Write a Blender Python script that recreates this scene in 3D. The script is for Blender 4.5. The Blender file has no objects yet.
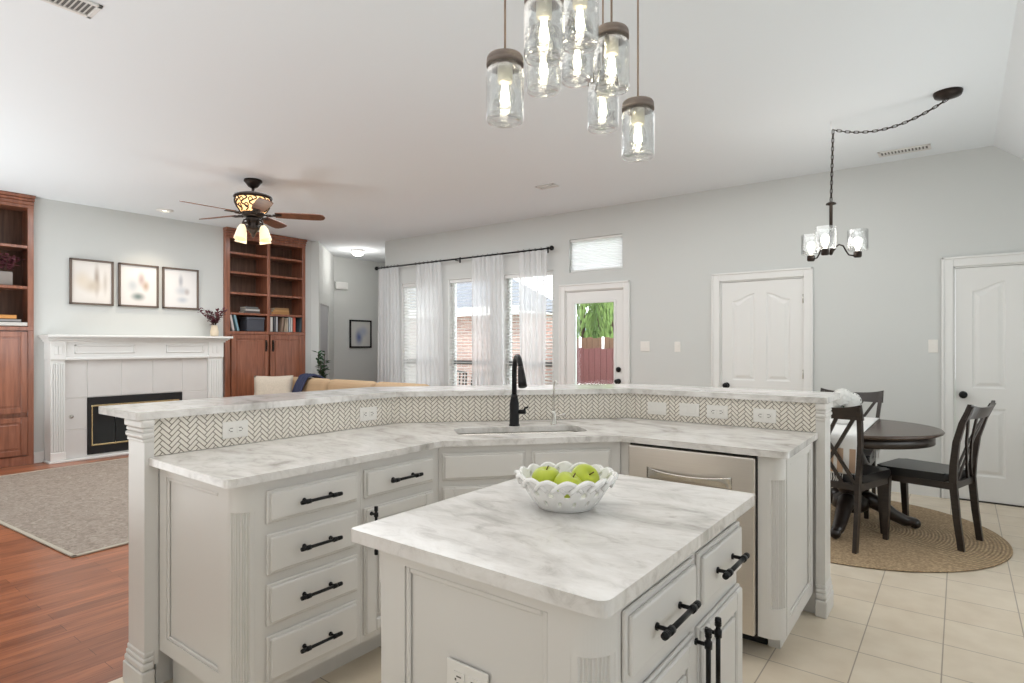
import bpy, bmesh, math, random
from mathutils import Matrix, Vector
random.seed(7)
PI = math.pi
scn = bpy.context.scene
COL = scn.collection

# ------------------------------------------------------------------ camera, world, light, exposure
YAW = math.atan(448 / 594.0)
cd = bpy.data.cameras.new('camera'); cam = bpy.data.objects.new('camera', cd); COL.objects.link(cam)
cam.location = (0, 0, 1.34); cam.rotation_euler = (PI / 2, 0, YAW)
cd.sensor_width = 36; cd.lens = 594 / 1024 * 36; cd.shift_y = 3.5 / 1024; cd.clip_start = 0.02
scn.camera = cam
scn.view_settings.view_transform = 'Standard'; scn.view_settings.look = 'None'
scn.view_settings.gamma = 1; scn.view_settings.use_curve_mapping = False
scn.view_settings.exposure = 0.45
w = bpy.data.worlds.new('sky'); scn.world = w; w.use_nodes = True
wb = w.node_tree.nodes['Background']
wb.inputs[0].default_value = (0.93, 0.96, 1.0, 1); wb.inputs[1].default_value = 3.2


def area(name, loc, rot, sx, sy, power, color=(1, 1, 1)):
    l = bpy.data.lights.new(name, 'AREA'); l.shape = 'RECTANGLE'; l.size = sx; l.size_y = sy
    l.energy = power; l.color = color
    o = bpy.data.objects.new(name, l); o.location = loc; o.rotation_euler = rot; COL.objects.link(o)
    return o


def point(name, loc, power, color=(1, .85, .65), r=.04):
    l = bpy.data.lights.new(name, 'POINT'); l.energy = power; l.color = color; l.shadow_soft_size = r
    o = bpy.data.objects.new(name, l); o.location = loc; COL.objects.link(o)
    return o


area('kitchen_down_fill', (-1.3, 1.4, 2.99), (0, 0, 0), 2.6, 2.2, 15, (1, .95, .88))  # added soft fill under the ceiling to brighten the kitchen, not a fitting
area('dining_down_fill', (-1.8, 4.6, 2.99), (0, 0, 0), 2.8, 1.8, 20, (.98, 1, .99))  # made-up overhead fill that lifts the dining side
area('family_down_fill', (-5.6, 3.8, 2.99), (0, 0, 0), 3.4, 3.0, 64, (.95, .985, 1))  # wide overhead fill added to brighten the family room
area('kitchen_up_fill', (-1.6, -1.2, .5), (PI, 0, 0), 3.0, .8, 30, (.97, .99, 1))  # added fill behind the camera, aimed up to brighten the ceiling
area('family_up_fill', (-5.6, -.4, .4), (PI, 0, 0), 4.2, 1.8, 42, (.93, .99, 1))  # unseen upward fill added left of view for the family room ceiling
area('fireside_up_fill', (-7.4, .2, .35), (PI, 0, 0), 1.2, 1.6, 44, (.92, .985, 1))  # extra upward fill added out of view for the far left ceiling
area('nook_up_fill', (.95, 3.9, .5), (PI, 0, 0), .7, 3.0, 14, (.95, 1, 1))  # added upward fill, out of view at the right, for the dining ceiling
point('hall_lamp', (-8.5, 6.75, 2.78), 7, (1, .97, .92), .08)
point('chandelier_lamps', (-.776, 5.02, 2.12), 5, (1, .96, .90), .16)
point('fan_lamps', (-5.747, 3.241, 2.30), 3, (1, .94, .86), .16)
sun = bpy.data.lights.new('sun', 'SUN'); sun.energy = 1.5; sun.color = (1, .97, .92); sun.angle = .02
su = bpy.data.objects.new('sun', sun); su.rotation_euler = (math.radians(40), 0, math.radians(-8)); su.location = (0, -6, 9); COL.objects.link(su)
sl = bpy.data.lights.new('mantel_spot', 'SPOT'); sl.energy = 34; sl.color = (1, .86, .68); sl.spot_size = math.radians(105); sl.spot_blend = .9; sl.shadow_soft_size = .05
so = bpy.data.objects.new('mantel_spot', sl); so.location = (-7.9, 3.3, 2.97); COL.objects.link(so)

# ------------------------------------------------------------------ materials
MATS = {}


def nodes_of(m):
    return m.node_tree.nodes, m.node_tree.links


def mat(name, color, rough=.5, metal=0., spec=.5, bump=0., bscale=60, var=0., vscale=8, trans=0., emit=None, es=0., alpha=1., ior=1.45, coat=0., vstretch=(1, 1, 1)):
    if name in MATS:
        return MATS[name]
    m = bpy.data.materials.new(name); m.use_nodes = True
    n, l = nodes_of(m); b = n['Principled BSDF']
    b.inputs['Base Color'].default_value = (*color, 1); b.inputs['Roughness'].default_value = rough
    b.inputs['Metallic'].default_value = metal; b.inputs['Specular IOR Level'].default_value = spec
    b.inputs['Transmission Weight'].default_value = trans; b.inputs['IOR'].default_value = ior
    b.inputs['Alpha'].default_value = alpha; b.inputs['Coat Weight'].default_value = coat
    if emit:
        b.inputs['Emission Color'].default_value = (*emit, 1); b.inputs['Emission Strength'].default_value = es
    tc = n.new('ShaderNodeTexCoord')
    if var > 0:
        mp = n.new('ShaderNodeMapping'); mp.inputs['Scale'].default_value = vstretch
        nz = n.new('ShaderNodeTexNoise'); nz.inputs['Scale'].default_value = vscale; nz.inputs['Detail'].default_value = 5
        l.new(tc.outputs['Object'], mp.inputs[0]); l.new(mp.outputs[0], nz.inputs['Vector'])
        mx = n.new('ShaderNodeMix'); mx.data_type = 'RGBA'
        mx.inputs[6].default_value = (*[c * (1 - var) for c in color], 1); mx.inputs[7].default_value = (*[min(1, c * (1 + var)) for c in color], 1)
        l.new(nz.outputs['Fac'], mx.inputs[0]); l.new(mx.outputs[2], b.inputs['Base Color'])
    if bump > 0:
        nb = n.new('ShaderNodeTexNoise'); nb.inputs['Scale'].default_value = bscale; nb.inputs['Detail'].default_value = 3
        bp = n.new('ShaderNodeBump'); bp.inputs['Strength'].default_value = bump; bp.inputs['Distance'].default_value = .01
        l.new(tc.outputs['Object'], nb.inputs['Vector']); l.new(nb.outputs['Fac'], bp.inputs['Height']); l.new(bp.outputs[0], b.inputs['Normal'])
    MATS[name] = m
    return m


def ramp(n, stops):
    r = n.new('ShaderNodeValToRGB'); e = r.color_ramp.elements
    while len(e) < len(stops):
        e.new(.5)
    for el, (p, c) in zip(e, stops):
        el.position = p; el.color = (*c, 1)
    return r


def marble():
    m = bpy.data.materials.new('marble'); m.use_nodes = True; n, l = nodes_of(m); b = n['Principled BSDF']
    g = n.new('ShaderNodeNewGeometry')
    mp = n.new('ShaderNodeMapping'); mp.inputs['Rotation'].default_value = (0, 0, .6); mp.inputs['Scale'].default_value = (1.0, 2.1, 1.6)
    l.new(g.outputs['Position'], mp.inputs[0])
    n1 = n.new('ShaderNodeTexNoise'); n1.inputs['Scale'].default_value = 2.6; n1.inputs['Detail'].default_value = 9; n1.inputs['Roughness'].default_value = .62; n1.inputs['Distortion'].default_value = 1.3
    l.new(mp.outputs[0], n1.inputs['Vector'])
    r1 = ramp(n, [(.28, (.40, .38, .355)), (.40, (.62, .60, .575)), (.50, (.75, .73, .705)), (.64, (.82, .80, .78))])
    l.new(n1.outputs['Fac'], r1.inputs[0])
    n2 = n.new('ShaderNodeTexNoise'); n2.inputs['Scale'].default_value = 9; n2.inputs['Detail'].default_value = 8; n2.inputs['Roughness'].default_value = .7; n2.inputs['Distortion'].default_value = .8
    l.new(mp.outputs[0], n2.inputs['Vector'])
    r2 = ramp(n, [(.30, (.62, .60, .585)), (.46, (.92, .91, .90)), (.6, (1, 1, 1))])
    l.new(n2.outputs['Fac'], r2.inputs[0])
    mx = n.new('ShaderNodeMix'); mx.data_type = 'RGBA'; mx.blend_type = 'MULTIPLY'; mx.inputs[0].default_value = .8
    l.new(r1.outputs[0], mx.inputs[6]); l.new(r2.outputs[0], mx.inputs[7])
    l.new(mx.outputs[2], b.inputs['Base Color'])
    b.inputs['Roughness'].default_value = .16
    return m


def tile_floor():
    m = bpy.data.materials.new('ceramic_floor_tile'); m.use_nodes = True; n, l = nodes_of(m); b = n['Principled BSDF']
    g = n.new('ShaderNodeNewGeometry'); mp = n.new('ShaderNodeMapping')
    mp.inputs['Location'].default_value = (.355 + .295 * 20, -2.98 + .307 * 20, 0)
    l.new(g.outputs['Position'], mp.inputs[0])
    br = n.new('ShaderNodeTexBrick'); br.offset = 0; br.inputs['Scale'].default_value = 1
    br.inputs['Brick Width'].default_value = .295; br.inputs['Row Height'].default_value = .307
    br.inputs['Mortar Size'].default_value = .0028; br.inputs['Mortar Smooth'].default_value = .2
    br.inputs['Color1'].default_value = (.73, .63, .50, 1); br.inputs['Color2'].default_value = (.77, .68, .55, 1); br.inputs['Mortar'].default_value = (.40, .33, .26, 1)
    l.new(mp.outputs[0], br.inputs['Vector'])
    nz = n.new('ShaderNodeTexNoise'); nz.inputs['Scale'].default_value = 7; nz.inputs['Detail'].default_value = 6
    l.new(g.outputs['Position'], nz.inputs['Vector'])
    r = ramp(n, [(.3, (.90, .88, .85)), (.65, (1, 1, 1))]); l.new(nz.outputs['Fac'], r.inputs[0])
    mx = n.new('ShaderNodeMix'); mx.data_type = 'RGBA'; mx.blend_type = 'MULTIPLY'; mx.inputs[0].default_value = 1
    l.new(br.outputs['Color'], mx.inputs[6]); l.new(r.outputs[0], mx.inputs[7]); l.new(mx.outputs[2], b.inputs['Base Color'])
    bp = n.new('ShaderNodeBump'); bp.inputs['Strength'].default_value = .4; bp.inputs['Distance'].default_value = .002; bp.invert = True
    l.new(br.outputs['Fac'], bp.inputs['Height']); l.new(bp.outputs[0], b.inputs['Normal'])
    b.inputs['Roughness'].default_value = .32
    return m


def wood(name, c1, c2, planks=None, rough=.35, scale=(1, 1, 1), coat=0., grain=9):
    m = bpy.data.materials.new(name); m.use_nodes = True; n, l = nodes_of(m); b = n['Principled BSDF']
    g = n.new('ShaderNodeTexCoord'); mp = n.new('ShaderNodeMapping'); mp.inputs['Scale'].default_value = scale
    l.new(g.outputs['Object'], mp.inputs[0])
    nz = n.new('ShaderNodeTexNoise'); nz.inputs['Scale'].default_value = grain; nz.inputs['Detail'].default_value = 6; nz.inputs['Distortion'].default_value = .6
    l.new(mp.outputs[0], nz.inputs['Vector'])
    r = ramp(n, [(.3, c1), (.7, c2)]); l.new(nz.outputs['Fac'], r.inputs[0])
    out = r.outputs[0]
    if planks:
        sw = n.new('ShaderNodeSeparateXYZ'); cb = n.new('ShaderNodeCombineXYZ'); l.new(g.outputs['Object'], sw.inputs[0])
        l.new(sw.outputs[1], cb.inputs[0]); l.new(sw.outputs[0], cb.inputs[1])
        br = n.new('ShaderNodeTexBrick'); br.offset = .37; br.inputs['Scale'].default_value = 1
        br.inputs['Brick Width'].default_value = planks[0]; br.inputs['Row Height'].default_value = planks[1]; br.inputs['Mortar Size'].default_value = .0012
        br.inputs['Color1'].default_value = (.66, .62, .6, 1); br.inputs['Color2'].default_value = (1.12, 1.1, 1.08, 1); br.inputs['Mortar'].default_value = (.32, .28, .26, 1)
        l.new(cb.outputs[0], br.inputs['Vector'])
        mx = n.new('ShaderNodeMix'); mx.data_type = 'RGBA'; mx.blend_type = 'MULTIPLY'; mx.inputs[0].default_value = 1
        l.new(out, mx.inputs[6]); l.new(br.outputs['Color'], mx.inputs[7]); out = mx.outputs[2]
    l.new(out, b.inputs['Base Color']); b.inputs['Roughness'].default_value = rough
    b.inputs['Coat Weight'].default_value = coat; b.inputs['Coat Roughness'].default_value = .14
    return m


def brick_mat():
    m = bpy.data.materials.new('red_brick'); m.use_nodes = True; n, l = nodes_of(m); b = n['Principled BSDF']
    g = n.new('ShaderNodeNewGeometry'); s = n.new('ShaderNodeSeparateXYZ'); c = n.new('ShaderNodeCombineXYZ')
    ad = n.new('ShaderNodeMath'); l.new(g.outputs['Position'], s.inputs[0]); l.new(s.outputs[0], ad.inputs[0]); l.new(s.outputs[1], ad.inputs[1])
    l.new(ad.outputs[0], c.inputs[0]); l.new(s.outputs[2], c.inputs[1])
    br = n.new('ShaderNodeTexBrick'); br.inputs['Scale'].default_value = 1; br.inputs['Brick Width'].default_value = .21; br.inputs['Row Height'].default_value = .075
    br.inputs['Mortar Size'].default_value = .008; br.inputs['Color1'].default_value = (.36, .20, .165, 1); br.inputs['Color2'].default_value = (.46, .285, .235, 1); br.inputs['Mortar'].default_value = (.52, .49, .46, 1)
    l.new(c.outputs[0], br.inputs['Vector']); l.new(br.outputs['Color'], b.inputs['Base Color']); b.inputs['Roughness'].default_value = .9
    return m


def pane_glass():
    m = bpy.data.materials.new('window_pane_glass'); m.use_nodes = True; n, l = nodes_of(m)
    n.remove(n['Principled BSDF']); o = n['Material Output']
    t = n.new('ShaderNodeBsdfTransparent'); t.inputs[0].default_value = (.97, .98, .98, 1)
    gl = n.new('ShaderNodeBsdfGlossy'); gl.inputs['Roughness'].default_value = .02
    fr = n.new('ShaderNodeFresnel'); fr.inputs[0].default_value = 1.3
    mx = n.new('ShaderNodeMixShader'); l.new(fr.outputs[0], mx.inputs[0]); l.new(t.outputs[0], mx.inputs[1]); l.new(gl.outputs[0], mx.inputs[2]); l.new(mx.outputs[0], o.inputs[0])
    return m


def thin_glass(name, lo=.10, hi=.75):
    m = bpy.data.materials.new(name); m.use_nodes = True; n, l = nodes_of(m)
    n.remove(n['Principled BSDF']); o = n['Material Output']
    t = n.new('ShaderNodeBsdfTransparent'); t.inputs[0].default_value = (.97, .98, .98, 1)
    gl = n.new('ShaderNodeBsdfGlossy'); gl.inputs['Roughness'].default_value = .06
    lw = n.new('ShaderNodeLayerWeight'); lw.inputs[0].default_value = .35
    tc = n.new('ShaderNodeTexCoord'); nz = n.new('ShaderNodeTexNoise'); nz.inputs['Scale'].default_value = 38; nz.inputs['Detail'].default_value = 2
    bp = n.new('ShaderNodeBump'); bp.inputs['Strength'].default_value = .35; bp.inputs['Distance'].default_value = .01
    l.new(tc.outputs['Object'], nz.inputs['Vector']); l.new(nz.outputs['Fac'], bp.inputs['Height']); l.new(bp.outputs[0], gl.inputs['Normal']); l.new(bp.outputs[0], lw.inputs['Normal'])
    mr = n.new('ShaderNodeMapRange'); mr.inputs[3].default_value = lo; mr.inputs[4].default_value = hi; l.new(lw.outputs['Facing'], mr.inputs[0])
    mx = n.new('ShaderNodeMixShader'); l.new(mr.outputs[0], mx.inputs[0]); l.new(t.outputs[0], mx.inputs[1]); l.new(gl.outputs[0], mx.inputs[2]); l.new(mx.outputs[0], o.inputs[0])
    return m


def sheer(name, color, op, tl=.5):
    m = bpy.data.materials.new(name); m.use_nodes = True; n, l = nodes_of(m)
    n.remove(n['Principled BSDF']); o = n['Material Output']
    t = n.new('ShaderNodeBsdfTransparent'); d = n.new('ShaderNodeBsdfDiffuse'); d.inputs[0].default_value = (*color, 1)
    tr = n.new('ShaderNodeBsdfTranslucent'); tr.inputs[0].default_value = (*color, 1)
    a = n.new('ShaderNodeMixShader'); a.inputs[0].default_value = tl; l.new(d.outputs[0], a.inputs[1]); l.new(tr.outputs[0], a.inputs[2])
    b = n.new('ShaderNodeMixShader'); b.inputs[0].default_value = op; l.new(t.outputs[0], b.inputs[1]); l.new(a.outputs[0], b.inputs[2]); l.new(b.outputs[0], o.inputs[0])
    return m


def art(name, bg, blobs):
    """soft blurred print: a pale sheet with a few blurred patches"""
    m = bpy.data.materials.new(name); m.use_nodes = True; n, l = nodes_of(m); b = n['Principled BSDF']
    g = n.new('ShaderNodeTexCoord'); cur = None
    for (cy, cz, ry, rz, c) in blobs:
        mp = n.new('ShaderNodeMapping'); mp.vector_type = 'POINT'
        mp.inputs['Location'].default_value = (0, -cy / ry, -cz / rz); mp.inputs['Scale'].default_value = (0, 1 / ry, 1 / rz)
        l.new(g.outputs['Object'], mp.inputs[0])
        ln = n.new('ShaderNodeVectorMath'); ln.operation = 'LENGTH'; l.new(mp.outputs[0], ln.inputs[0])
        mr = n.new('ShaderNodeMapRange'); mr.interpolation_type = 'SMOOTHSTEP'; mr.inputs[1].default_value = 0; mr.inputs[2].default_value = 1.3; mr.inputs[3].default_value = 1; mr.inputs[4].default_value = 0
        l.new(ln.outputs['Value'], mr.inputs[0])
        mx = n.new('ShaderNodeMix'); mx.data_type = 'RGBA'; l.new(mr.outputs[0], mx.inputs[0])
        if cur is None:
            mx.inputs[6].default_value = (*bg, 1)
        else:
            l.new(cur, mx.inputs[6])
        mx.inputs[7].default_value = (*c, 1); cur = mx.outputs[2]
    l.new(cur, b.inputs['Base Color']); b.inputs['Roughness'].default_value = .25
    return m


def jute():
    m = bpy.data.materials.new('braided_jute'); m.use_nodes = True; n, l = nodes_of(m); b = n['Principled BSDF']
    g = n.new('ShaderNodeTexCoord')
    ln = n.new('ShaderNodeVectorMath'); ln.operation = 'LENGTH'; l.new(g.outputs['Object'], ln.inputs[0])
    mu = n.new('ShaderNodeMath'); mu.operation = 'MULTIPLY'; mu.inputs[1].default_value = 2 * PI / .021; l.new(ln.outputs['Value'], mu.inputs[0])
    sn = n.new('ShaderNodeMath'); sn.operation = 'SINE'; l.new(mu.outputs[0], sn.inputs[0])
    nz = n.new('ShaderNodeTexNoise'); nz.inputs['Scale'].default_value = 70; nz.inputs['Detail'].default_value = 3; l.new(g.outputs['Object'], nz.inputs['Vector'])
    r = ramp(n, [(.3, (.29, .195, .11)), (.7, (.60, .435, .265))]); l.new(nz.outputs['Fac'], r.inputs[0])
    mr = n.new('ShaderNodeMapRange'); mr.inputs[1].default_value = -1; mr.inputs[2].default_value = 1; mr.inputs[3].default_value = .72; mr.inputs[4].default_value = 1.1; l.new(sn.outputs[0], mr.inputs[0])
    mx = n.new('ShaderNodeMix'); mx.data_type = 'RGBA'; mx.blend_type = 'MULTIPLY'; mx.inputs[0].default_value = 1
    l.new(r.outputs[0], mx.inputs[6]); l.new(mr.outputs[0], mx.inputs[7]); l.new(mx.outputs[2], b.inputs['Base Color'])
    bp = n.new('ShaderNodeBump'); bp.inputs['Strength'].default_value = .5; bp.inputs['Distance'].default_value = .006; l.new(sn.outputs[0], bp.inputs['Height']); l.new(bp.outputs[0], b.inputs['Normal'])
    b.inputs['Roughness'].default_value = .9
    return m


def rug_mat():
    m = bpy.data.materials.new('faded_oriental_rug'); m.use_nodes = True; n, l = nodes_of(m); b = n['Principled BSDF']
    g = n.new('ShaderNodeTexCoord')
    v = n.new('ShaderNodeTexNoise'); v.inputs['Scale'].default_value = 14; v.inputs['Detail'].default_value = 8; v.inputs['Roughness'].default_value = .7; v.inputs['Distortion'].default_value = 2.5
    l.new(g.outputs['Object'], v.inputs['Vector'])
    r = ramp(n, [(.32, (.20, .155, .13)), (.5, (.32, .265, .22)), (.68, (.45, .39, .33))]); l.new(v.outputs['Fac'], r.inputs[0])
    l.new(r.outputs[0], b.inputs['Base Color']); b.inputs['Roughness'].default_value = .95
    return m


M = dict(
    wall=mat('wall_paint', (.635, .65, .637), .85, bump=.03, bscale=250),
    ceil=mat('ceiling_paint', (.80, .84, .87), .9, bump=.03, bscale=200),
    trim=mat('white_trim_paint', (.80, .80, .785), .4),
    cab=mat('cabinet_paint', (.72, .70, .67), .38, bump=.01, bscale=400),
    black=mat('matte_black_metal', (.014, .014, .015), .38, .6),
    steel=mat('brushed_steel', (.66, .62, .57), .33, 1., var=.06, vscale=4, vstretch=(1, 1, 60)),
    chrome=mat('brushed_nickel', (.62, .60, .56), .22, 1.),
    marble=marble(), tile=tile_floor(),
    floor=wood('cherry_plank_floor', (.26, .083, .037), (.46, .168, .075), planks=(1.1, .092), rough=.28, scale=(9, .8, 1), grain=4),
    cherry=wood('cherry_cabinet_wood', (.20, .066, .034), (.37, .135, .072), coat=.9, rough=.3, scale=(6, 6, .5), grain=5),
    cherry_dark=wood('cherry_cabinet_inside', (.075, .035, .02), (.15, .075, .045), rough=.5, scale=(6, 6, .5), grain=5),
    espresso=wood('espresso_wood', (.016, .011, .009), (.034, .024, .019), rough=.30, scale=(2, 2, 8), grain=6),
    tabletop=wood('dark_walnut_top', (.045, .028, .020), (.085, .055, .04), rough=.25, scale=(2, 9, 2), grain=6),
    leather=mat('black_leather', (.012, .012, .013), .28, bump=.05, bscale=120),
    glass=thin_glass('clear_jar_glass', .05, .8),
    pane=pane_glass(),
    tilewhite=mat('cream_mosaic_tile', (.84, .79, .71), .3, var=.06, vscale=30),
    grout=mat('taupe_grout', (.27, .235, .19), .9),
    porcelain=mat('white_porcelain', (.86, .85, .83), .2, coat=.3),
    apple=mat('green_apple_skin', (.47, .55, .05), .28, var=.3, vscale=9),
    stem=mat('apple_stem', (.10, .06, .02), .7),
    lid=mat('weathered_zinc_lid', (.19, .155, .135), .55, .3, var=.25, vscale=25),
    cord=mat('tan_fabric_cord', (.33, .25, .20), .8),
    socket=mat('cream_socket', (.80, .74, .58), .45),
    bulb=mat('lit_bulb_glass', (1, .95, .85), .2, emit=(1, .93, .80), es=2.2),
    filament=mat('hot_filament', (1, .9, .7), .3, emit=(1, .90, .72), es=14),
    bronze=mat('oil_rubbed_bronze', (.03, .022, .018), .38, .7),
    amber=mat('amber_glow_glass', (.9, .6, .3), .3, emit=(1, .58, .24), es=1.1),
    shade=mat('frosted_bell_glass', (.80, .66, .44), .4, emit=(1, .74, .42), es=.32),
    blade=wood('walnut_fan_blade', (.10, .035, .016), (.20, .08, .04), rough=.4, scale=(3, 3, 3), grain=4),
    firebrickw=mat('pale_surround_tile', (.66, .645, .63), .35, var=.04, vscale=6),
    tgrout=mat('pale_tile_grout', (.78, .77, .75), .9),
    dark=mat('firebox_black', (.010, .010, .011), .5),
    fireglass=mat('fireplace_glass', (.018, .022, .024), .08),
    brass=mat('polished_brass', (.75, .62, .36), .25, 1.),
    log=mat('ceramic_log', (.16, .12, .09), .9, var=.4, vscale=20),
    frame=mat('taupe_wood_frame', (.14, .105, .085), .45),
    paper=mat('mat_board', (.83, .80, .77), .35),
    sofa=mat('tan_sofa_fabric', (.44, .305, .185), .8, bump=.06, bscale=300, var=.06, vscale=3),
    pillow=mat('oatmeal_woven_pillow', (.52, .455, .38), .95, bump=.3, bscale=120, var=.2, vscale=60),
    navy=mat('navy_throw', (.028, .034, .075), .9),
    rug=rug_mat(), rugedge=mat('rug_binding', (.50, .45, .37), .95), jute=jute(),
    curtain=sheer('sheer_white_voile', (.975, .98, .99), .66, .55),
    blind=sheer('white_blind_slat', (.92, .92, .91), .93, .5),
    shadecloth=sheer('white_cellular_shade', (.92, .92, .93), .97, .42),
    outlet=mat('white_outlet_plastic', (.82, .80, .76), .35), slot=mat('outlet_slot', (.13, .12, .10), .6),
    vent=mat('white_vent_metal', (.72, .71, .69), .5), ventdark=mat('vent_gap', (.16, .155, .145), .8),
    burg=mat('burgundy_leaf', (.13, .035, .05), .6), green=mat('deep_green_leaf', (.035, .12, .05), .5), branch=mat('twig', (.09, .055, .035), .8),
    vase=mat('cream_vase_glaze', (.72, .62, .48), .5), pot=mat('grey_stone_pot', (.30, .27, .25), .8),
    white=mat('white_cloth', (.82, .81, .79), .9, bump=.1, bscale=150), flower=mat('white_petal', (.84, .84, .81), .7),
    brick=brick_mat(), fascia=mat('white_fascia', (.85, .84, .82), .6), shingle=mat('grey_shingle', (.16, .17, .19), .9, var=.3, vscale=12),
    fence=mat('red_stained_fence', (.135, .047, .046), .8, var=.25, vscale=5, vstretch=(8, 8, .6)), fence2=mat('brown_fence_boards', (.15, .085, .05), .8, var=.25, vscale=5, vstretch=(8, 8, .6)),
    tree=mat('bright_cypress_leaf', (.20, .30, .09), .7, var=.5, vscale=8), grass=mat('lawn_green', (.10, .22, .07), .9, var=.3, vscale=5), patio=mat('patio_concrete', (.60, .59, .57), .9, var=.05),
    tarp=mat('pale_blue_roof', (.30, .42, .55), .7),
    book_tan=mat('tan_book', (.50, .36, .22), .7), pages=mat('book_pages', (.80, .76, .68), .9),
)


def cmat(c):
    return mat('paint_%02x%02x%02x' % tuple(int(255 * max(0, min(1, v))) for v in c), c, .6)


# ------------------------------------------------------------------ mesh helpers
class MB:
    """collects shapes in one mesh; T is the frame new shapes are placed in"""

    def __init__(s, T=None):
        s.bm = bmesh.new(); s.T = T or Matrix()

    def _add(s, verts, faces, smooth=False):
        vs = [s.bm.verts.new(s.T @ Vector(v)) for v in verts]
        out = []
        for f in faces:
            try:
                fc = s.bm.faces.new([vs[i] for i in f]); fc.smooth = smooth; out.append(fc)
            except ValueError:
                pass
        return vs, out

    def box(s, x0, x1, y0, y1, z0, z1, bev=0., seg=1):
        x0, x1 = min(x0, x1), max(x0, x1); y0, y1 = min(y0, y1), max(y0, y1); z0, z1 = min(z0, z1), max(z0, z1)
        v = [(x, y, z) for z in (z0, z1) for y in (y0, y1) for x in (x0, x1)]
        f = [(0, 2, 3, 1), (4, 5, 7, 6), (0, 1, 5, 4), (2, 6, 7, 3), (0, 4, 6, 2), (1, 3, 7, 5)]
        vs, fs = s._add(v, f)
        if bev > 0:
            ed = {e for fc in fs for e in fc.edges}
            bmesh.ops.bevel(s.bm, geom=list(ed), offset=min(bev, .49 * min(x1 - x0, y1 - y0, z1 - z0)), segments=seg, affect='EDGES', profile=.5)
        return s

    def prism(s, pts, z0, z1, bev=0., seg=2, smooth=False):
        n = len(pts)
        v = [(p[0], p[1], z0) for p in pts] + [(p[0], p[1], z1) for p in pts]
        f = [tuple(range(n - 1, -1, -1)), tuple(range(n, 2 * n))] + [(i, (i + 1) % n, n + (i + 1) % n, n + i) for i in range(n)]
        vs, fs = s._add(v, f)
        if smooth:
            for fc in fs[2:]:
                fc.smooth = True
        if bev > 0:
            ed = {e for fc in fs[:2] for e in fc.edges}
            bmesh.ops.bevel(s.bm, geom=list(ed), offset=bev, segments=seg, affect='EDGES', profile=.5)
        return s

    def hexa(s, p8):
        s._add(p8, [(0, 3, 2, 1), (4, 5, 6, 7), (0, 1, 5, 4), (1, 2, 6, 5), (2, 3, 7, 6), (3, 0, 4, 7)]); return s

    def lathe(s, prof, cx=0, cy=0, n=24, smooth=True, cap=True, wob=None):
        v = []; f = []
        for (r, z) in prof:
            for k in range(n):
                a = 2 * PI * k / n; rr = r
                v.append((cx + rr * math.cos(a), cy + rr * math.sin(a), z))
        m = len(prof)
        for i in range(m - 1):
            for k in range(n):
                f.append((i * n + k, i * n + (k + 1) % n, (i + 1) * n + (k + 1) % n, (i + 1) * n + k))
        vs, fs = s._add(v, f, smooth)
        if cap:
            for i, rev in ((0, True), (m - 1, False)):
                if prof[i][0] > 1e-5:
                    ring = vs[i * n:(i + 1) * n]
                    try:
                        s.bm.faces.new(ring[::-1] if rev else ring)
                    except ValueError:
                        pass
        return s

    def tube(s, path, r, n=8, closed=False, smooth=True, sx=1., sy=1., cap=True):
        P = [Vector(p) for p in path]; m = len(P)
        rad = r if isinstance(r, (list, tuple)) else [r] * m
        rings = []; up = None
        for i in range(m):
            a = P[(i - 1) % m] if (closed or i > 0) else P[i]; b = P[(i + 1) % m] if (closed or i < m - 1) else P[i]
            t = (b - a)
            t = t.normalized() if t.length > 1e-9 else Vector((0, 0, 1))
            if up is None:
                up = Vector((0, 0, 1)) if abs(t.z) < .9 else Vector((1, 0, 0))
            q = t.cross(up)
            if q.length < 1e-5:
                q = t.cross(Vector((0, 1, 0)))
            q.normalize(); up = q.cross(t).normalized()
            rings.append([P[i] + (q * math.cos(2 * PI * k / n) * sx + up * math.sin(2 * PI * k / n) * sy) * rad[i] for k in range(n)])
        v = [p for rg in rings for p in rg]; f = []
        for i in range(m if closed else m - 1):
            j = (i + 1) % m
            for k in range(n):
                f.append((i * n + k, j * n + k, j * n + (k + 1) % n, i * n + (k + 1) % n))
        if cap and not closed:
            f.append(tuple(range(n))); f.append(tuple((m - 1) * n + k for k in range(n - 1, -1, -1)))
        s._add(v, f, smooth); return s

    def ball(s, c, r, sq=(1, 1, 1), n=16, m=10, smooth=True):
        prof = []
        v = []; f = []
        for i in range(m + 1):
            th = PI * i / m
            for k in range(n):
                a = 2 * PI * k / n
                v.append((c[0] + r * sq[0] * math.sin(th) * math.cos(a), c[1] + r * sq[1] * math.sin(th) * math.sin(a), c[2] - r * sq[2] * math.cos(th)))
        for i in range(m):
            for k in range(n):
                f.append((i * n + k, i * n + (k + 1) % n, (i + 1) * n + (k + 1) % n, (i + 1) * n + k))
        vs, _ = s._add(v, f, smooth)
        bmesh.ops.remove_doubles(s.bm, verts=vs[:n] + vs[-n:], dist=1e-6)
        return s

    def quad(s, a, b, c, d, smooth=False):
        s._add([a, b, c, d], [(0, 1, 2, 3)], smooth); return s

    def grid(s, fn, nu, nv, smooth=True, closeu=False, skip=None):
        v = [fn(i / nu, j / nv) for j in range(nv + 1) for i in range(nu + (0 if closeu else 1))]
        W = nu if closeu else nu + 1
        f = []
        for j in range(nv):
            for i in range(nu):
                if skip and skip((i + .5) / nu, (j + .5) / nv):
                    continue
                i2 = (i + 1) % W
                f.append((j * W + i, j * W + i2, (j + 1) * W + i2, (j + 1) * W + i))
        s._add(v, f, smooth); return s

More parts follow.
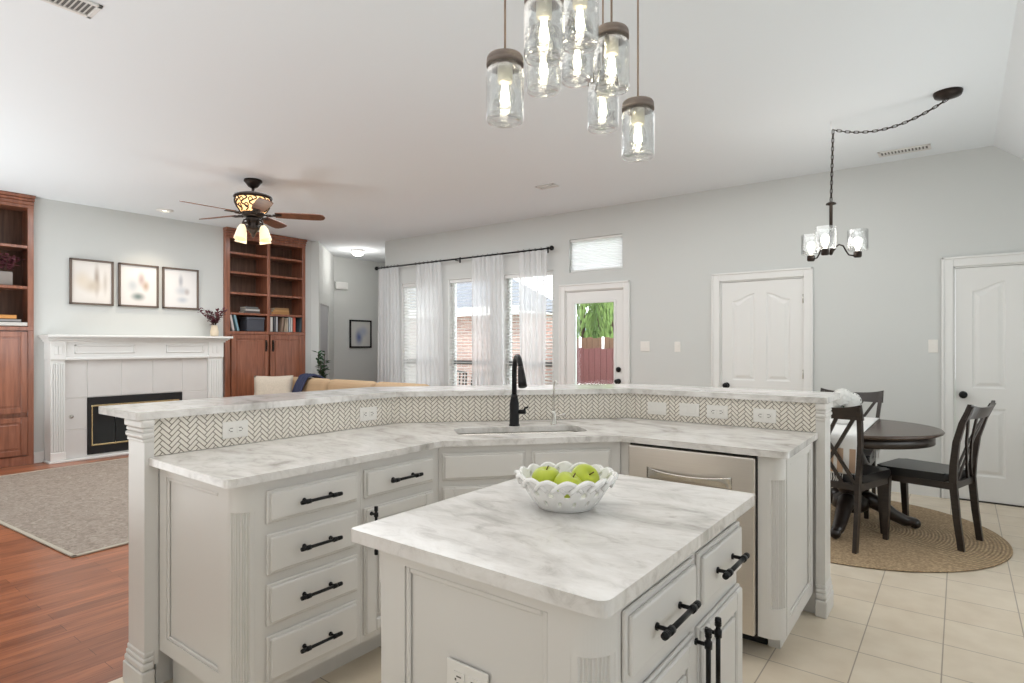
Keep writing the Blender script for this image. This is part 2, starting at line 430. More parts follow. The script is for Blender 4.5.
    def build(s, name, m, parent=None, fix=True):
        if fix:
            bmesh.ops.recalc_face_normals(s.bm, faces=s.bm.faces[:])
        loose = [v for v in s.bm.verts if not v.link_faces]
        if loose:
            bmesh.ops.delete(s.bm, geom=loose, context='VERTS')
        off = Vector((0, 0, 0))
        if parent is None:
            xs = [v.co for v in s.bm.verts]
            off = Vector(((min(c.x for c in xs) + max(c.x for c in xs)) / 2, (min(c.y for c in xs) + max(c.y for c in xs)) / 2, min(c.z for c in xs)))
        else:
            p = parent
            while p:
                off += Vector(p.location); p = p.parent
        for v in s.bm.verts:
            v.co -= off
        me = bpy.data.meshes.new(name); s.bm.to_mesh(me); s.bm.free()
        me.materials.append(m)
        o = bpy.data.objects.new(name, me); COL.objects.link(o)
        if parent is None:
            o.location = off
        else:
            o.parent = parent
        return o


def tag(o, label, cat, group=None, kind=None):
    o['label'] = label; o['category'] = cat
    if group:
        o['group'] = group
    if kind:
        o['kind'] = kind
    return o


def thing(name, label, cat, loc=(0, 0, 0), group=None):
    o = bpy.data.objects.new(name, None); o.empty_display_size = .1; COL.objects.link(o); o.location = loc
    return tag(o, label, cat, group)


def struct(o, label=None):
    o['kind'] = 'structure'
    if label:
        o['label'] = label
    return o


def part_label(o, text):
    o['label'] = text; return o


def copy_tree(o, parent=None):
    c = o.copy(); COL.objects.link(c)
    if parent:
        c.parent = parent
    for ch in list(o.children):
        copy_tree(ch, c)
    return c


def solidify(o, t, offset=0, sub=0):
    m = o.modifiers.new('thickness', 'SOLIDIFY'); m.thickness = t; m.offset = offset
    if sub:
        b = o.modifiers.new('smooth', 'SUBSURF'); b.levels = sub; b.render_levels = sub
    return o


def frame_at(x, y, ang, z=0):
    return Matrix.Translation((x, y, z)) @ Matrix.Rotation(ang, 4, 'Z')


# ------------------------------------------------------------------ the room
H = 3.02; BY = 6.44; FX = -8.39
YB = -1.7


def box_obj(name, b, m, bev=0., parent=None):
    return MB().box(*b, bev=bev).build(name, m, parent)


struct(box_obj('floor', (-2.70, 1.4, YB, BY + .15, -.10, 0), M['tile']), 'beige ceramic tile floor')
struct(MB().prism([(-9.7, YB), (-2.70, YB), (-2.70, BY + .15), (-7.35, BY + .15), (-9.5, 8.85), (-9.7, 8.85)], -.10, 0).build('floor_wood', M['floor']), 'reddish brown plank floor')
struct(MB().prism([(-9.7, YB), (.224, YB), (.224, BY + .15), (-7.35, BY + .15), (-9.5, 8.85), (-9.7, 8.85)], H, H + .1).build('ceiling', M['ceil']), 'flat white ceiling')
struct(MB().hexa([(.224, YB, H), (1.4, YB, H - .94), (1.4, BY + .15, H - .94), (.224, BY + .15, H), (.224, YB, H + .1), (1.4, YB, H - .84), (1.4, BY + .15, H - .84), (.224, BY + .15, H + .1)]).build('ceiling_slope', M['ceil']), 'sloping ceiling at the right')


def wall_holes(name, x0, x1, y0, y1, z1, holes, m):
    """wall along X with rectangular holes (a,b,za,zb)"""
    mb = MB(); xs = sorted({x0, x1, *[h[0] for h in holes], *[h[1] for h in holes]})
    for a, b in zip(xs, xs[1:]):
        c = (a + b) / 2; hs = sorted([(h[2], h[3]) for h in holes if h[0] < c < h[1]]); z = 0
        for za, zb in hs:
            if za > z:
                mb.box(a, b, y0, y1, z, za)
            z = zb
        if z < z1:
            mb.box(a, b, y0, y1, z, z1)
    return mb.build(name, m)


WINS = [(-7.04, -6.24), (-6.03, -5.23), (-5.0, -4.19)]
holes = [(a, b, .48, 2.31) for a, b in WINS] + [(-3.95, -3.21, 2.255, 2.67), (-4.01, -3.19, 0, 2.02), (-2.06, -1.235, 0, 2.02), (-.045, .77, 0, 2.02)]
struct(wall_holes('wall_back', -7.43, 1.4, BY, BY + .15, H + .02, holes, M['wall']), 'long pale grey wall with doors and windows')
struct(MB().prism([(-7.43, BY + .15), (-7.32, BY + .15), (-9.52, 8.80), (-9.62, 8.75), (-9.45, 8.50)], 0, H).build('wall_return', M['trim']))
struct(box_obj('wall_hall', (-9.62, -9.45, 6.78, 8.60, 0, H), M['wall']), 'grey hall wall holding a framed print')
# fireplace wall with two recesses for the bookcases
mb = MB()
mb.box(-8.80, FX, 2.105, 4.285, 0, H); mb.box(-8.80, -8.71, YB, 2.105, 0, H); mb.box(-8.80, -8.71, 4.285, 5.59, 0, H); mb.box(-8.80, FX, 5.59, 5.72, 0, H)
struct(mb.build('wall_fireplace', M['wall']), 'pale grey wall above the fireplace')
T = frame_at(FX, 5.72, math.radians(135))
L = math.hypot(1.06, 1.06)
mb = MB(T); mb.box(0, .16, -.12, 0, 0, H); mb.box(.16, .98, -.12, 0, 2.03, H); mb.box(.98, L + .05, -.12, 0, 0, H)
struct(mb.build('wall_diagonal', M['wall']))
d4 = MB(T).box(.165, .975, -.10, -.05, 0, 2.025).build('door_4', mat('grey_door', (.45, .45, .47), .6)); struct(d4, 'grey door in the angled hall wall')

struct(box_obj('wall_front', (-8.62, 1.4, YB - .15, YB, 0, H), mat('kitchen_wall_paint', (.55, .52, .48), .8)))
mb = MB(); RH = H - .94
for (a, b, z0, z1) in ((YB, .2, 0, RH), (.2, 1.2, 0, .9), (.2, 1.2, 1.9, RH), (1.2, 3.4, 0, RH), (3.4, 5.0, 0, .9), (3.4, 5.0, 1.9, RH), (5.0, BY + .15, 0, RH)):
    mb.box(1.4, 1.55, a, b, z0, z1)
struct(mb.build('wall_right', M['wall']))
for i, (a, b, z0, z1) in enumerate(((.2, 1.2, .9, 1.9), (3.4, 5.0, .9, 1.9))):
    root = bpy.data.objects.new('window_%d' % (i + 5), None); COL.objects.link(root); root.location = (1.45, (a + b) / 2, z0); struct(root)
    mb = MB()
    for q in ((a, a + .05, z0, z1), (b - .05, b, z0, z1), (a + .05, b - .05, z0, z0 + .05), (a + .05, b - .05, z1 - .05, z1), ((a + b) / 2 - .03, (a + b) / 2 + .03, z0 + .05, z1 - .05)):
        mb.box(1.43, 1.49, *q)
    mb.build('window_frame', M['trim'], root)
    for q in ((a + .05, (a + b) / 2 - .03), ((a + b) / 2 + .03, b - .05)):
        box_obj('glass_pane', (1.455, 1.46, q[0], q[1], z0 + .05, z1 - .05), M['pane'], parent=root)

# baseboards
for nm, b in (('baseboard_back', [(-3.10, -2.15), (-1.14, -.14), (.86, 1.4)]), ):
    mb = MB()
    for a, c in b:
        mb.box(a, c, BY - .014, BY, 0, .10); mb.box(a, c, BY - .009, BY, .10, .125)
    struct(mb.build(nm, M['trim']))
mb = MB(); mb.box(FX, FX + .014, 2.107, 2.205, 0, .12); mb.box(FX, FX + .014, 4.172, 4.28, 0, .12); mb.box(FX, FX + .014, 5.60, 5.72, 0, .12)
struct(mb.build('baseboard_fireplace', M['trim']))
mb = MB(); mb.box(-9.45, -9.436, 6.8, 8.45, 0, .12); struct(mb.build('baseboard_hall', M['trim']))


# ------------------------------------------------------------------ doors and windows
def casing(name, a, b, top, wd=.085, y=BY, parent=None):
    mb = MB()
    for (x0, x1, z0, z1) in ((a - wd, a, 0, top + wd), (b, b + wd, 0, top + wd)):
        mb.box(x0, x1, y - .018, y, z0, z1, .004)
    mb.box(a, b, y - .018, y, top, top + wd, .004)
    mb.box(a - wd, a - wd + .02, y - .028, y - .018, 0, top + wd, .004); mb.box(b + wd - .02, b + wd, y - .028, y - .018, 0, top + wd, .004)
    mb.box(a - wd, b + wd, y - .028, y - .018, top + wd - .02, top + wd, .004)
    # jamb
    mb.box(a, a + .012, y, y + .12, 0, top); mb.box(b - .012, b, y, y + .12, 0, top); mb.box(a, b, y, y + .12, top - .012, top)
    return mb.build(name, M['trim'], parent)


def knob(parent, x, z, y, m=None):
    mb = MB(Matrix.Translation((x, y, z)) @ Matrix.Rotation(PI / 2, 4, 'X'))
    mb.lathe([(.0, .0), (.031, .0), (.031, .006), (.012, .010), (.011, .030), (.022, .036), (.029, .050), (.027, .064), (.014, .071), (0, .072)], n=20)
    return mb.build('knob', M['black'], parent)


def arch_panel(mb, a, b, z0, z1, y, rise, left):
    """raised panel outline: sides and bottom straight, top slanting up to the middle in a soft curve"""
    def top(t):
        q = t if left else 1 - t
        return z1 + rise * (1 - math.cos(PI * min(1, q * 1.0))) / 2
    n = 12; wd = .035
    pts = [(a, z0), (b, z0)] + [(b - (b - a) * i / n, top(1 - i / n)) for i in range(n + 1)]
    cx = (a + b) / 2; cz = (z0 + z1) / 2
    def inset(p, d):
        x, z = p
        return (x + (d if x < cx else -d) * min(1, abs(x - cx) / ((b - a) / 2)), z + d if z < cz else z - d)
    lev = [(0, 0), (.012, .007), (.024, .007), (.05, -.002)]
    for (d0, q0), (d1, q1) in zip(lev, lev[1:]):
        for i in range(len(pts)):
            p, q = pts[i], pts[(i + 1) % len(pts)]
            A, B = inset(p, d0), inset(q, d0); C, D = inset(q, d1), inset(p, d1)
            mb.quad((A[0], y + q0, A[1]), (B[0], y + q0, B[1]), (C[0], y + q1, C[1]), (D[0], y + q1, D[1]))
    ip = [inset(p, lev[-1][0]) for p in pts]
    mb._add([(p[0], y + lev[-1][1], p[1]) for p in ip], [tuple(range(len(ip)))])
    return pts


def panel_front(mb, a, b, z0, z1, y, fields):
    """door face made around sunk panels; fields = (xa,xb,za,zb,rise,left)"""
    # face strips around the panels (grid cells not covered)
    xs = sorted({a, b, *[f[0] for f in fields], *[f[1] for f in fields]})
    zs = sorted({z0, z1, *[f[2] for f in fields], *[f[3] for f in fields]})
    for xa, xb in zip(xs, xs[1:]):
        for za, zb in zip(zs, zs[1:]):
            cx, cz = (xa + xb) / 2, (za + zb) / 2
            if any(f[0] < cx < f[1] and f[2] < cz < f[3] for f in fields):
                continue
            mb.quad((xa, y, za), (xb, y, za), (xb, y, zb), (xa, y, zb))
    for (xa, xb, za, zb, rise, left) in fields:
        pts = arch_panel(mb, xa, xb, za, zb - rise, y, rise, left)
        if rise > 0:
            tp = pts[2:]
            for p, q in zip(tp, tp[1:]):
                mb.quad((p[0], y, p[1]), (q[0], y, q[1]), (q[0], y, zb), (p[0], y, zb))


def panel_door(name, a, b, knob_x, label):
    root = bpy.data.objects.new(name, None); COL.objects.link(root); root.location = ((a + b) / 2, BY, 0); struct(root, label)
    top = 2.02; y = BY + .012
    mb = MB(); s0 = a + .013; s1 = b - .013; wd = s1 - s0
    mb.box(s0, s1, y + .012, y + .045, .012, top - .015)
    c = (s0 + s1) / 2; st = .115; mid = .055
    fl = []
    for xa, xb, lf in ((s0 + st, c - mid, True), (c + mid, s1 - st, False)):
        fl.append((xa, xb, .22, .80, 0, lf)); fl.append((xa, xb, .97, 1.88, .075, lf))
    panel_front(mb, s0, s1, .012, top - .015, y, fl)
    for (xa, xb, za, zb) in ((s0, s1, .012, .012), (s0, s1, top - .015, top - .015)):
        mb.quad((xa, y, za), (xb, y, za), (xb, y + .012, za), (xa, y + .012, za))
    mb.quad((s0, y, .012), (s0, y + .012, .012), (s0, y + .012, top - .015), (s0, y, top - .015)); mb.quad((s1, y, .012), (s1, y + .012, .012), (s1, y + .012, top - .015), (s1, y, top - .015))
    mb.build('door_panel', M['trim'], root)
    casing('casing', a, b, top, parent=root)
    box_obj('threshold', (a + .012, b - .012, BY + .002, BY + .14, 0, .0115), M['espresso'], parent=root)
    knob(root, knob_x, .91, y)
    hx = b - .008 if knob_x < c else a + .008
    for z in (.25, 1.05, 1.80):
        MB().lathe([(.006, z - .045), (.006, z + .045)], hx, BY + .002, n=8).build('hinge', M['chrome'], root)
    return root


panel_door('door_2', -2.06, -1.235, -1.99, 'white two-panel arched door in the middle of the long wall')
panel_door('door_3', -.045, .77, .022, 'white arched panel door at the right edge beside the light switch')

# glazed back door
root = bpy.data.objects.new('door_1', None); COL.objects.link(root); root.location = (-3.6, BY, 0); struct(root, 'white glazed back door')
a, b = -4.01, -3.19; gx0, gx1, gz0, gz1 = -3.873, -3.329, .25, 1.86
mb = MB(); y0 = BY + .012
mb.box(a + .013, gx0, y0, y0 + .045, .012, 2.005); mb.box(gx1, b - .013, y0, y0 + .045, .012, 2.005); mb.box(gx0, gx1, y0, y0 + .045, gz1, 2.005); mb.box(gx0, gx1, y0, y0 + .045, .012, gz0)
mb.build('door_panel', M['trim'], root)
mb = MB()
for q in ((gx0 - .03, gx0, gz0 - .03, gz1 + .03), (gx1, gx1 + .03, gz0 - .03, gz1 + .03), (gx0, gx1, gz1, gz1 + .03), (gx0, gx1, gz0 - .03, gz0)):
    mb.box(q[0], q[1], y0 - .010, y0, q[2], q[3], .004)
mb.build('glazing_bead', M['trim'], root)
box_obj('glass_pane', (gx0, gx1, y0 + .02, y0 + .026, gz0, gz1), M['pane'], parent=root)
casing('casing', a, b, 2.02, wd=.082, parent=root)
knob(root, -3.265, .905, y0)
mb = MB(Matrix.Translation((-3.265, y0, 1.045)) @ Matrix.Rotation(PI / 2, 4, 'X')); mb.lathe([(0, 0), (.032, 0), (.032, .012), (.022, .018), (0, .019)], n=20); mb.box(-.005, .005, -.016, .016, .018, .034, .003)
mb.build('deadbolt', M['black'], root)

for i, (a, b) in enumerate(WINS):
    root = bpy.data.objects.new('window_%d' % (i + 1), None); COL.objects.link(root); root.location = ((a + b) / 2, BY, .48); struct(root)
    mb = MB(); z0, z1 = .48, 2.31; f = .045; y = BY + .07
    mb.box(a, a + f, y, y + .06, z0, z1); mb.box(b - f, b, y, y + .06, z0, z1); mb.box(a, b, y, y + .06, z0, z0 + f); mb.box(a, b, y, y + .06, z1 - f, z1)
    # drywall-return liner and sill
    mb.box(a, a + .01, BY - .005, y, z0, z1); mb.box(b - .01, b, BY - .005, y, z0, z1); mb.box(a, b, BY - .005, y, z1 - .01, z1)
    mb.build('window_frame', M['trim'], root)
    box_obj('meeting_rail', (a + f, b - f, y - .005, y + .05, 1.055, 1.115), mat('grey_rail', (.20, .21, .21), .5), parent=root)
    box_obj('window_sill', (a - .03, b + .03, BY - .03, y, z0 - .02, z0 + .012), M['trim'], .004, root)
    box_obj('glass_pane', (a + f, b - f, y + .025, y + .031, z0 + f, z1 - f), M['pane'], parent=root)

root = bpy.data.objects.new('window_4', None); COL.objects.link(root); root.location = (-3.58, BY, 2.255); struct(root, 'small transom window above the back door')
a, b, z0, z1 = -3.95, -3.21, 2.255, 2.67
mb = MB(); y = BY + .06
for q in ((a, a + .03, z0, z1), (b - .03, b, z0, z1), (a, b, z0, z0 + .03), (a, b, z1 - .03, z1)):
    mb.box(q[0], q[1], y, y + .06, q[2], q[3])
mb.build('window_frame', M['trim'], root)
box_obj('glass_pane', (a + .03, b - .03, y + .03, y + .035, z0 + .03, z1 - .03), M['pane'], parent=root)
tr = thing('cellular_shade', 'white cellular shade pulled down in the transom window', 'window shade', (-3.58, BY + .03, 2.255))
mb = MB()
n = 18
for k in range(n):
    za = z0 + .028 + (z1 - z0 - .058) * k / n; zb = z0 + .028 + (z1 - z0 - .058) * (k + 1) / n; zm = (za + zb) / 2
    mb.quad((a + .012, BY + .040, za), (b - .012, BY + .040, za), (b - .012, BY + .028, zm), (a + .012, BY + .028, zm)); mb.quad((a + .012, BY + .028, zm), (b - .012, BY + .028, zm), (b - .012, BY + .040, zb), (a + .012, BY + .040, zb))
mb.build('pleated_cloth', M['shadecloth'], tr)
box_obj('head_rail', (a + .008, b - .008, BY + .015, BY + .05, z1 - .032, z1 - .002), M['trim'], .004, tr)
box_obj('bottom_rail', (a + .010, b - .010, BY + .02, BY + .045, z0 + .004, z0 + .028), M['trim'], .004, tr)

# blinds
side = ['left', 'middle', 'right']
for i, (a, b) in enumerate(WINS):
    lab = ['white horizontal blind in the far window beside the hall corner, slats nearly shut', 'white horizontal blind in the middle window, the roof eave showing through', 'white horizontal blind in the window nearest the glazed back door'][i]
    r = thing('window_blind', lab, 'blind', ((a + b) / 2, BY + .035, .5), 'blinds of the triple window')
    mb = MB(); tilt = [1.0, .10, .22][i]; n = 36
    for k in range(n):
        z = .56 + (2.235 - .56) * k / (n - 1); hw = .023
        dy = hw * math.cos(tilt); dz = hw * math.sin(tilt)
        mb.hexa([(a + .02, BY + .036 - dy, z - dz - .002), (b - .02, BY + .036 - dy, z - dz - .002), (b - .02, BY + .036 + dy, z + dz - .002), (a + .02, BY + .036 + dy, z + dz - .002),
                 (a + .02, BY + .036 - dy, z - dz + .002), (b - .02, BY + .036 - dy, z - dz + .002), (b - .02, BY + .036 + dy, z + dz + .002), (a + .02, BY + .036 + dy, z + dz + .002)])
    mb.build('slats', M['blind'], r)
    box_obj('head_rail', (a + .012, b - .012, BY + .008, BY + .062, 2.25, 2.297), M['trim'], .004, r)
    box_obj('bottom_rail', (a + .018, b - .018, BY + .018, BY + .054, .52, .54), M['trim'], .004, r)
    for q in (.18, .82):
        x = a + (b - a) * q
        MB().tube([(x, BY + .012, .53), (x, BY + .012, 2.26)], .0018, 5).build('ladder_cord', M['trim'], r)

# curtain rod and sheers
ry = BY - .10; rz = 2.575
r = thing('curtain_rod', 'black curtain rod with ball finials above the triple window', 'curtain rod', (-5.8, ry, rz))
MB().tube([(-7.50, ry, rz), (-4.17, ry, rz)], .0115, 10).build('rod', M['black'], r)
for x in (-7.52, -4.15):
    mb = MB(); mb.ball((x, ry, rz), .032)
    mb.build('finial', M['black'], r)
for x in (-7.38, -5.80, -4.27):
    mb = MB(); mb.box(x - .012, x + .012, BY - .006, BY, rz - .04, rz + .04); mb.tube([(x, BY, rz - .016), (x, ry, rz - .016)], .007, 6); mb.tube([(x, ry + .018 * math.cos(t), rz + .002 + .018 * math.sin(t)) for t in [PI + PI * k / 8 for k in range(9)]], .005, 6)
    mb.build('bracket', M['black'], r)


def curtain(x0, x1, bx0, bx1, folds, label):
    r = thing('sheer_curtain', label, 'curtain', ((x0 + x1) / 2, ry, .02), 'sheer curtains on the black rod')
    ph = random.random() * 6
    def fn(u, v):
        z = .02 + (rz - .03 - .02) * v
        t = v ** 1.0
        x = (bx0 + (bx1 - bx0) * u) * (1 - t) + (x0 + (x1 - x0) * u) * t
        amp = .030 * (1 - .45 * t)
        y = ry + amp * math.sin(2 * PI * folds * u + ph) + .010 * math.sin(2 * PI * folds * 2.3 * u + ph * 2 + 2 * v)
        return (x + .010 * math.sin(4 * PI * folds * u + v * 3), y, z)
    MB().grid(fn, folds * 12, 16).build('voile_panel', M['curtain'], r, fix=False)
    mb = MB()
    def fn2(u, v):
        p = fn(u, 1.0); return (p[0], ry + (p[1] - ry) * .75, rz - .055 + .045 * v)
    MB().grid(fn2, folds * 12, 2).build('heading_tape', M['curtain'], r, fix=False)
    for k in range(folds + 1):
        x = x0 + (x1 - x0) * k / folds
        MB().tube([(x, ry + .017 * math.cos(t), rz + .004 + .019 * math.sin(t)) for t in [2 * PI * j / 12 for j in range(12)]], .0022, 5, closed=True).build('ring', M['black'], r)


curtain(-7.47, -7.02, -7.50, -7.00, 6, 'sheer white curtain at the far end of the rod beside the hall corner')
curtain(-6.62, -6.10, -6.64, -6.05, 6, 'sheer white curtain over the gap between far and middle windows')
curtain(-5.47, -4.94, -5.47, -4.90, 6, 'sheer white curtain over the gap between the middle window and the window nearest the door')
curtain(-4.68, -4.22, -4.66, -4.28, 5, 'sheer white curtain at the rod end nearest the glazed back door')

# ------------------------------------------------------------------ kitchen peninsula
ZC = .905          # worktop height
ZB = 1.082         # raised bar height
MA = math.atan2(.638, .582)
F1, F2 = (-1.91, 1.973), (-1.31, 2.63)       # cabinet face corners
S0, S1, S2, S3 = (-2.515, 1.006), (-2.515, 2.247), (-1.571, 3.265), (-.572, 3.265)   # backsplash line
EY = 1.022          # end panel of the left run
EX = -.582         # end panel of the right run


def off_line(pts, d):
    """offset a polyline sideways (positive: away from the kitchen)"""
    out = []; P = [Vector(p) for p in pts]
    N = []
    for p, q in zip(P, P[1:]):
        t = (q - p).normalized(); N.append(Vector((-t.y, t.x)))
    for i, p in enumerate(P):
        if i == 0:
            out.append(p + N[0] * d)
        elif i == len(P) - 1:
            out.append(p + N[-1] * d)
        else:
            n = (N[i - 1] + N[i]); n.normalize(); out.append(p + n * (d / n.dot(N[i])))
    return [(q.x, q.y) for q in out]


def slab(name, outer, hole, z0, z1, m, parent=None, bev=.007):
    bm = bmesh.new(); ed = []
    for loop in ([outer, hole] if hole else [outer]):
        vs = [bm.verts.new((p[0], p[1], z1)) for p in loop]
        ed += [bm.edges.new((vs[i], vs[(i + 1) % len(vs)])) for i in range(len(vs))]
    bmesh.ops.triangle_fill(bm, use_beauty=True, use_dissolve=False, edges=ed)
    r = bmesh.ops.extrude_face_region(bm, geom=bm.faces[:])
    for v in [g for g in r['geom'] if isinstance(g, bmesh.types.BMVert)]:
        v.co.z = z0
    bmesh.ops.recalc_face_normals(bm, faces=bm.faces[:])
    mb = MB(); mb.bm.free(); mb.bm = bm
    o = mb.build(name, m, parent)
    b = o.modifiers.new('eased_edge', 'BEVEL'); b.width = bev; b.segments = 3; b.limit_method = 'ANGLE'; b.angle_limit = math.radians(50)
    return o


def rounded(poly, idx, r, n=6):
    """round the polygon corners listed in idx"""
    out = []
    N = len(poly)
    for i, p in enumerate(poly):
        if i not in idx:
            out.append(p); continue
        p = Vector(p); a = (Vector(poly[i - 1]) - p).normalized(); b = (Vector(poly[(i + 1) % N]) - p).normalized()
        A = p + a * r; B = p + b * r
        for k in range(n + 1):
            t = k / n; q = A * (1 - t) ** 2 + p * 2 * t * (1 - t) + B * t * t; out.append((q.x, q.y))
    return out


# half wall that carries the bar
line = [(-2.515, 1.022), S1, S2, (-.573, 3.265)]
hw = [(p[0], p[1]) for p in off_line(line, .012)] + [(p[0], p[1]) for p in off_line(line, .13)][::-1]
struct(MB().prism(hw, 0, ZB - .03).build('wall_peninsula', M['cab']), 'half wall behind the worktop carrying the raised bar')
bl = MB(); q0 = off_line(line, .13); q1 = off_line(line, .145)
bl.prism(q0 + q1[::-1], 0, .14)
struct(bl.build('baseboard_peninsula', M['cab']))

# raised bar top
bline = [(-2.515, .945), S1, S2, (-.518, 3.265)]
outer = off_line(bline, -.02) + off_line(bline, .385)[::-1]
outer = rounded(outer, [0, 3, 4, 7], .02)
o = slab('raised_bar_top', outer, None, ZB - .03, ZB, M['marble'], bev=.010)
tag(o, 'long raised marble bar top bent round three sides above the herringbone tile', 'bar top')

# worktop with sink cut-out
Tm = frame_at(F1[0], F1[1], MA)
sx0, sx1, sy0, sy1 = .10, .765, .125, .375
def m2w(x, y):
    v = Tm @ Vector((x, y, 0)); return (v.x, v.y)
hole = rounded([m2w(sx0, sy0), m2w(sx1, sy0), m2w(sx1, sy1), m2w(sx0, sy1)], [0, 1, 2, 3], .06)
outer = [(-2.497, .985), (-1.88, .972), (-1.88, 1.962), (-1.298, 2.60), (-.557, 2.60), (-.563, 3.262)] + [(S2[0], 3.263), (-2.512, S1[1]), (-2.512, 1.006), (-2.496, 1.006)]
outer = rounded(outer, [1, 4], .035)
o = slab('marble_worktop', outer, hole, ZC - .03, ZC, M['marble'], bev=.009)
tag(o, 'lower marble worktop with the sink cut into its angled corner', 'worktop')

# sink
r = thing('kitchen_sink', 'stainless undermount sink below the black faucet', 'sink', (*m2w(.43, .25), ZC - .22))
mb = MB(Tm)
def sring(d, z, n=6):
    P = rounded([(sx0 + d, sy0 + d), (sx1 - d, sy0 + d), (sx1 - d, sy1 - d), (sx0 + d, sy1 - d)], [0, 1, 2, 3], max(.02, .06 - d))
    return [(p[0], p[1], z) for p in P]
rings = [sring(-.015, ZC - .031), sring(-.003, ZC - .031), sring(.002, ZC - .05), sring(.006, ZC - .19), sring(.03, ZC - .21)]
n = len(rings[0])
vs = [p for rg in rings for p in rg]
fs = [(i * n + k, i * n + (k + 1) % n, (i + 1) * n + (k + 1) % n, (i + 1) * n + k) for i in range(len(rings) - 1) for k in range(n)] + [tuple((len(rings) - 1) * n + k for k in range(n))]
mb._add(vs, fs, True)
o = mb.build('basin', M['chrome'], r); solidify(o, .003)
mb = MB(Tm); mb.lathe([(.0, ZC - .212), (.04, ZC - .208), (.042, ZC - .205), (.03, ZC - .206), (.0, ZC - .207)], .43, .25, n=20); mb.build('drain', M['steel'], r)


# ---- herringbone
def clip(poly, x0, x1, z0, z1):
    for ax, lim, sg in ((0, x0, 1), (0, x1, -1), (1, z0, 1), (1, z1, -1)):
        out = []
        for i in range(len(poly)):
            p, q = poly[i], poly[(i + 1) % len(poly)]
            dp, dq = (p[ax] - lim) * sg, (q[ax] - lim) * sg
            if dp >= 0:
                out.append(p)
            if (dp >= 0) != (dq >= 0):
                t = dp / (dp - dq); out.append((p[0] + (q[0] - p[0]) * t, p[1] + (q[1] - p[1]) * t))
        poly = out
        if len(poly) < 3:
            return []
    return poly


def herring(T, Ls, zb, zt):
    W = .0165; n = 3; g = .0036
    mb = MB(T); s = math.sqrt(.5)
    for j in range(-3, int(Ls / .07) + 4):
        for k in range(-4, int((zt - zb) / .0233) + 5):
            h, v = k - 3 * j, k + 3 * j
            for (x0, y0, x1, y1) in ((h + 6 * j, h, h + 6 * j + 3, h + 1), (v, v - 6 * j - 5, v + 1, v - 6 * j - 2)):
                q = [(x0 * W + g / 2, y0 * W + g / 2), (x1 * W - g / 2, y0 * W + g / 2), (x1 * W - g / 2, y1 * W - g / 2), (x0 * W + g / 2, y1 * W - g / 2)]
                q = clip([((a - b) * s, (a + b) * s + zb) for a, b in q], .0006, Ls - .0006, zb + .001, zt - .001)
                if len(q) >= 3:
                    mb._add([(p[0], -.0022, p[1]) for p in q], [tuple(range(len(q)))])
    return mb


r = thing('herringbone_backsplash', 'cream herringbone mosaic backsplash running round the worktop under the bar', 'backsplash', (-2.0, 2.7, ZC))
zb, zt = ZC + .0005, ZB - .0305
gl = MB(); gl.prism(off_line([S0, S1, S2, S3], 0) + off_line([S0, S1, S2, S3], .0115)[::-1], zb, zt); gl.build('grout_bed', M['grout'], r)
segs = [(S0, S1), (S1, S2), (S2, S3)]
tiles = MB()
for p, q in segs:
    ang = math.atan2(q[1] - p[1], q[0] - p[0]); Ls = math.hypot(q[0] - p[0], q[1] - p[1])
    t = herring(frame_at(p[0], p[1], ang), Ls, zb, zt)
    me = bpy.data.meshes.new('tmp'); t.bm.to_mesh(me); tiles.bm.from_mesh(me); t.bm.free(); bpy.data.meshes.remove(me)
tiles.build('mosaic_tiles', M['tilewhite'], r, fix=False)


# ---- posts at both ends
def post(x0, x1, y0, y1, label, faces, low=None):
    r = thing('bar_end_post', label, 'post', ((x0 + x1) / 2, (y0 + y1) / 2, 0), 'moulded posts at the bar ends')
    mb = MB(); mb.box(x0, x1, y0, y1, .10, ZB - .031)
    if low:
        mb.box(x0 + .001, x1, y1, low, .10, ZC - .031)
    mb.build('shaft', M['cab'], r)
    l, rr, f, b = faces     # which sides the mouldings project from
    def collar(mb, d, z0, z1, bev):
        mb.box(x0 - d * l, x1 + d * rr, y0 - d * f, y1 + d * b, z0, z1, bev, 3)
    mb = MB(); collar(mb, .024, ZB - .062, ZB - .031, .008); collar(mb, .014, ZB - .080, ZB - .062, .007); collar(mb, .020, ZB - .104, ZB - .080, .010); collar(mb, .009, ZB - .118, ZB - .104, .004)
    mb.build('capital', M['cab'], r)
    mb = MB(); collar(mb, .030, 0, .085, .006); collar(mb, .024, .085, .115, .010); collar(mb, .016, .115, .135, .008); collar(mb, .009, .135, .155, .006)
    mb.build('plinth', M['cab'], r)
    return r


post(-2.645, -2.498, .970, 1.005, 'white moulded post under the left end of the bar beside the drawers', (.7, .35, .5, 0), 1.021)
post(-.572, -.530, 3.262, 3.41, 'white moulded post under the right end of the bar near the dining chairs', (0, .4, .8, .8))


# ---- cabinet fronts, drawn in a face frame: x along the face, z up, -y outward
def handle_mesh(name, T, parent, cx, cz, length, vertical=False, y0=-.02):
    mb = MB(T @ Matrix.Translation((cx, y0, cz)) @ (Matrix.Rotation(-PI / 2, 4, 'Y') if vertical else Matrix()))
    h = length / 2; g = h * .66; yb = -.030
    mb.tube([(-h, yb, 0), (h, yb, 0)], .0058, 10)
    for s in (-1, 1):
        mb.tube([(s * g, 0, 0), (s * g, yb, 0)], .0048, 8); mb.tube([(s * g, 0, 0), (s * g, -.004, 0)], .008, 10)
        mb.tube([(s * (g - .008), yb, 0), (s * (g + .008), yb, 0)], .0088, 12)
        mb.tube([(s * (h - .018), yb, 0), (s * (h + .001), yb, 0)], .0074, 12)
        for k in range(3):
            x = s * (h - .015 + .005 * k); mb.tube([(x - .001, yb, 0), (x + .001, yb, 0)], .0080, 12)
    return mb.build(name, M['black'], parent)


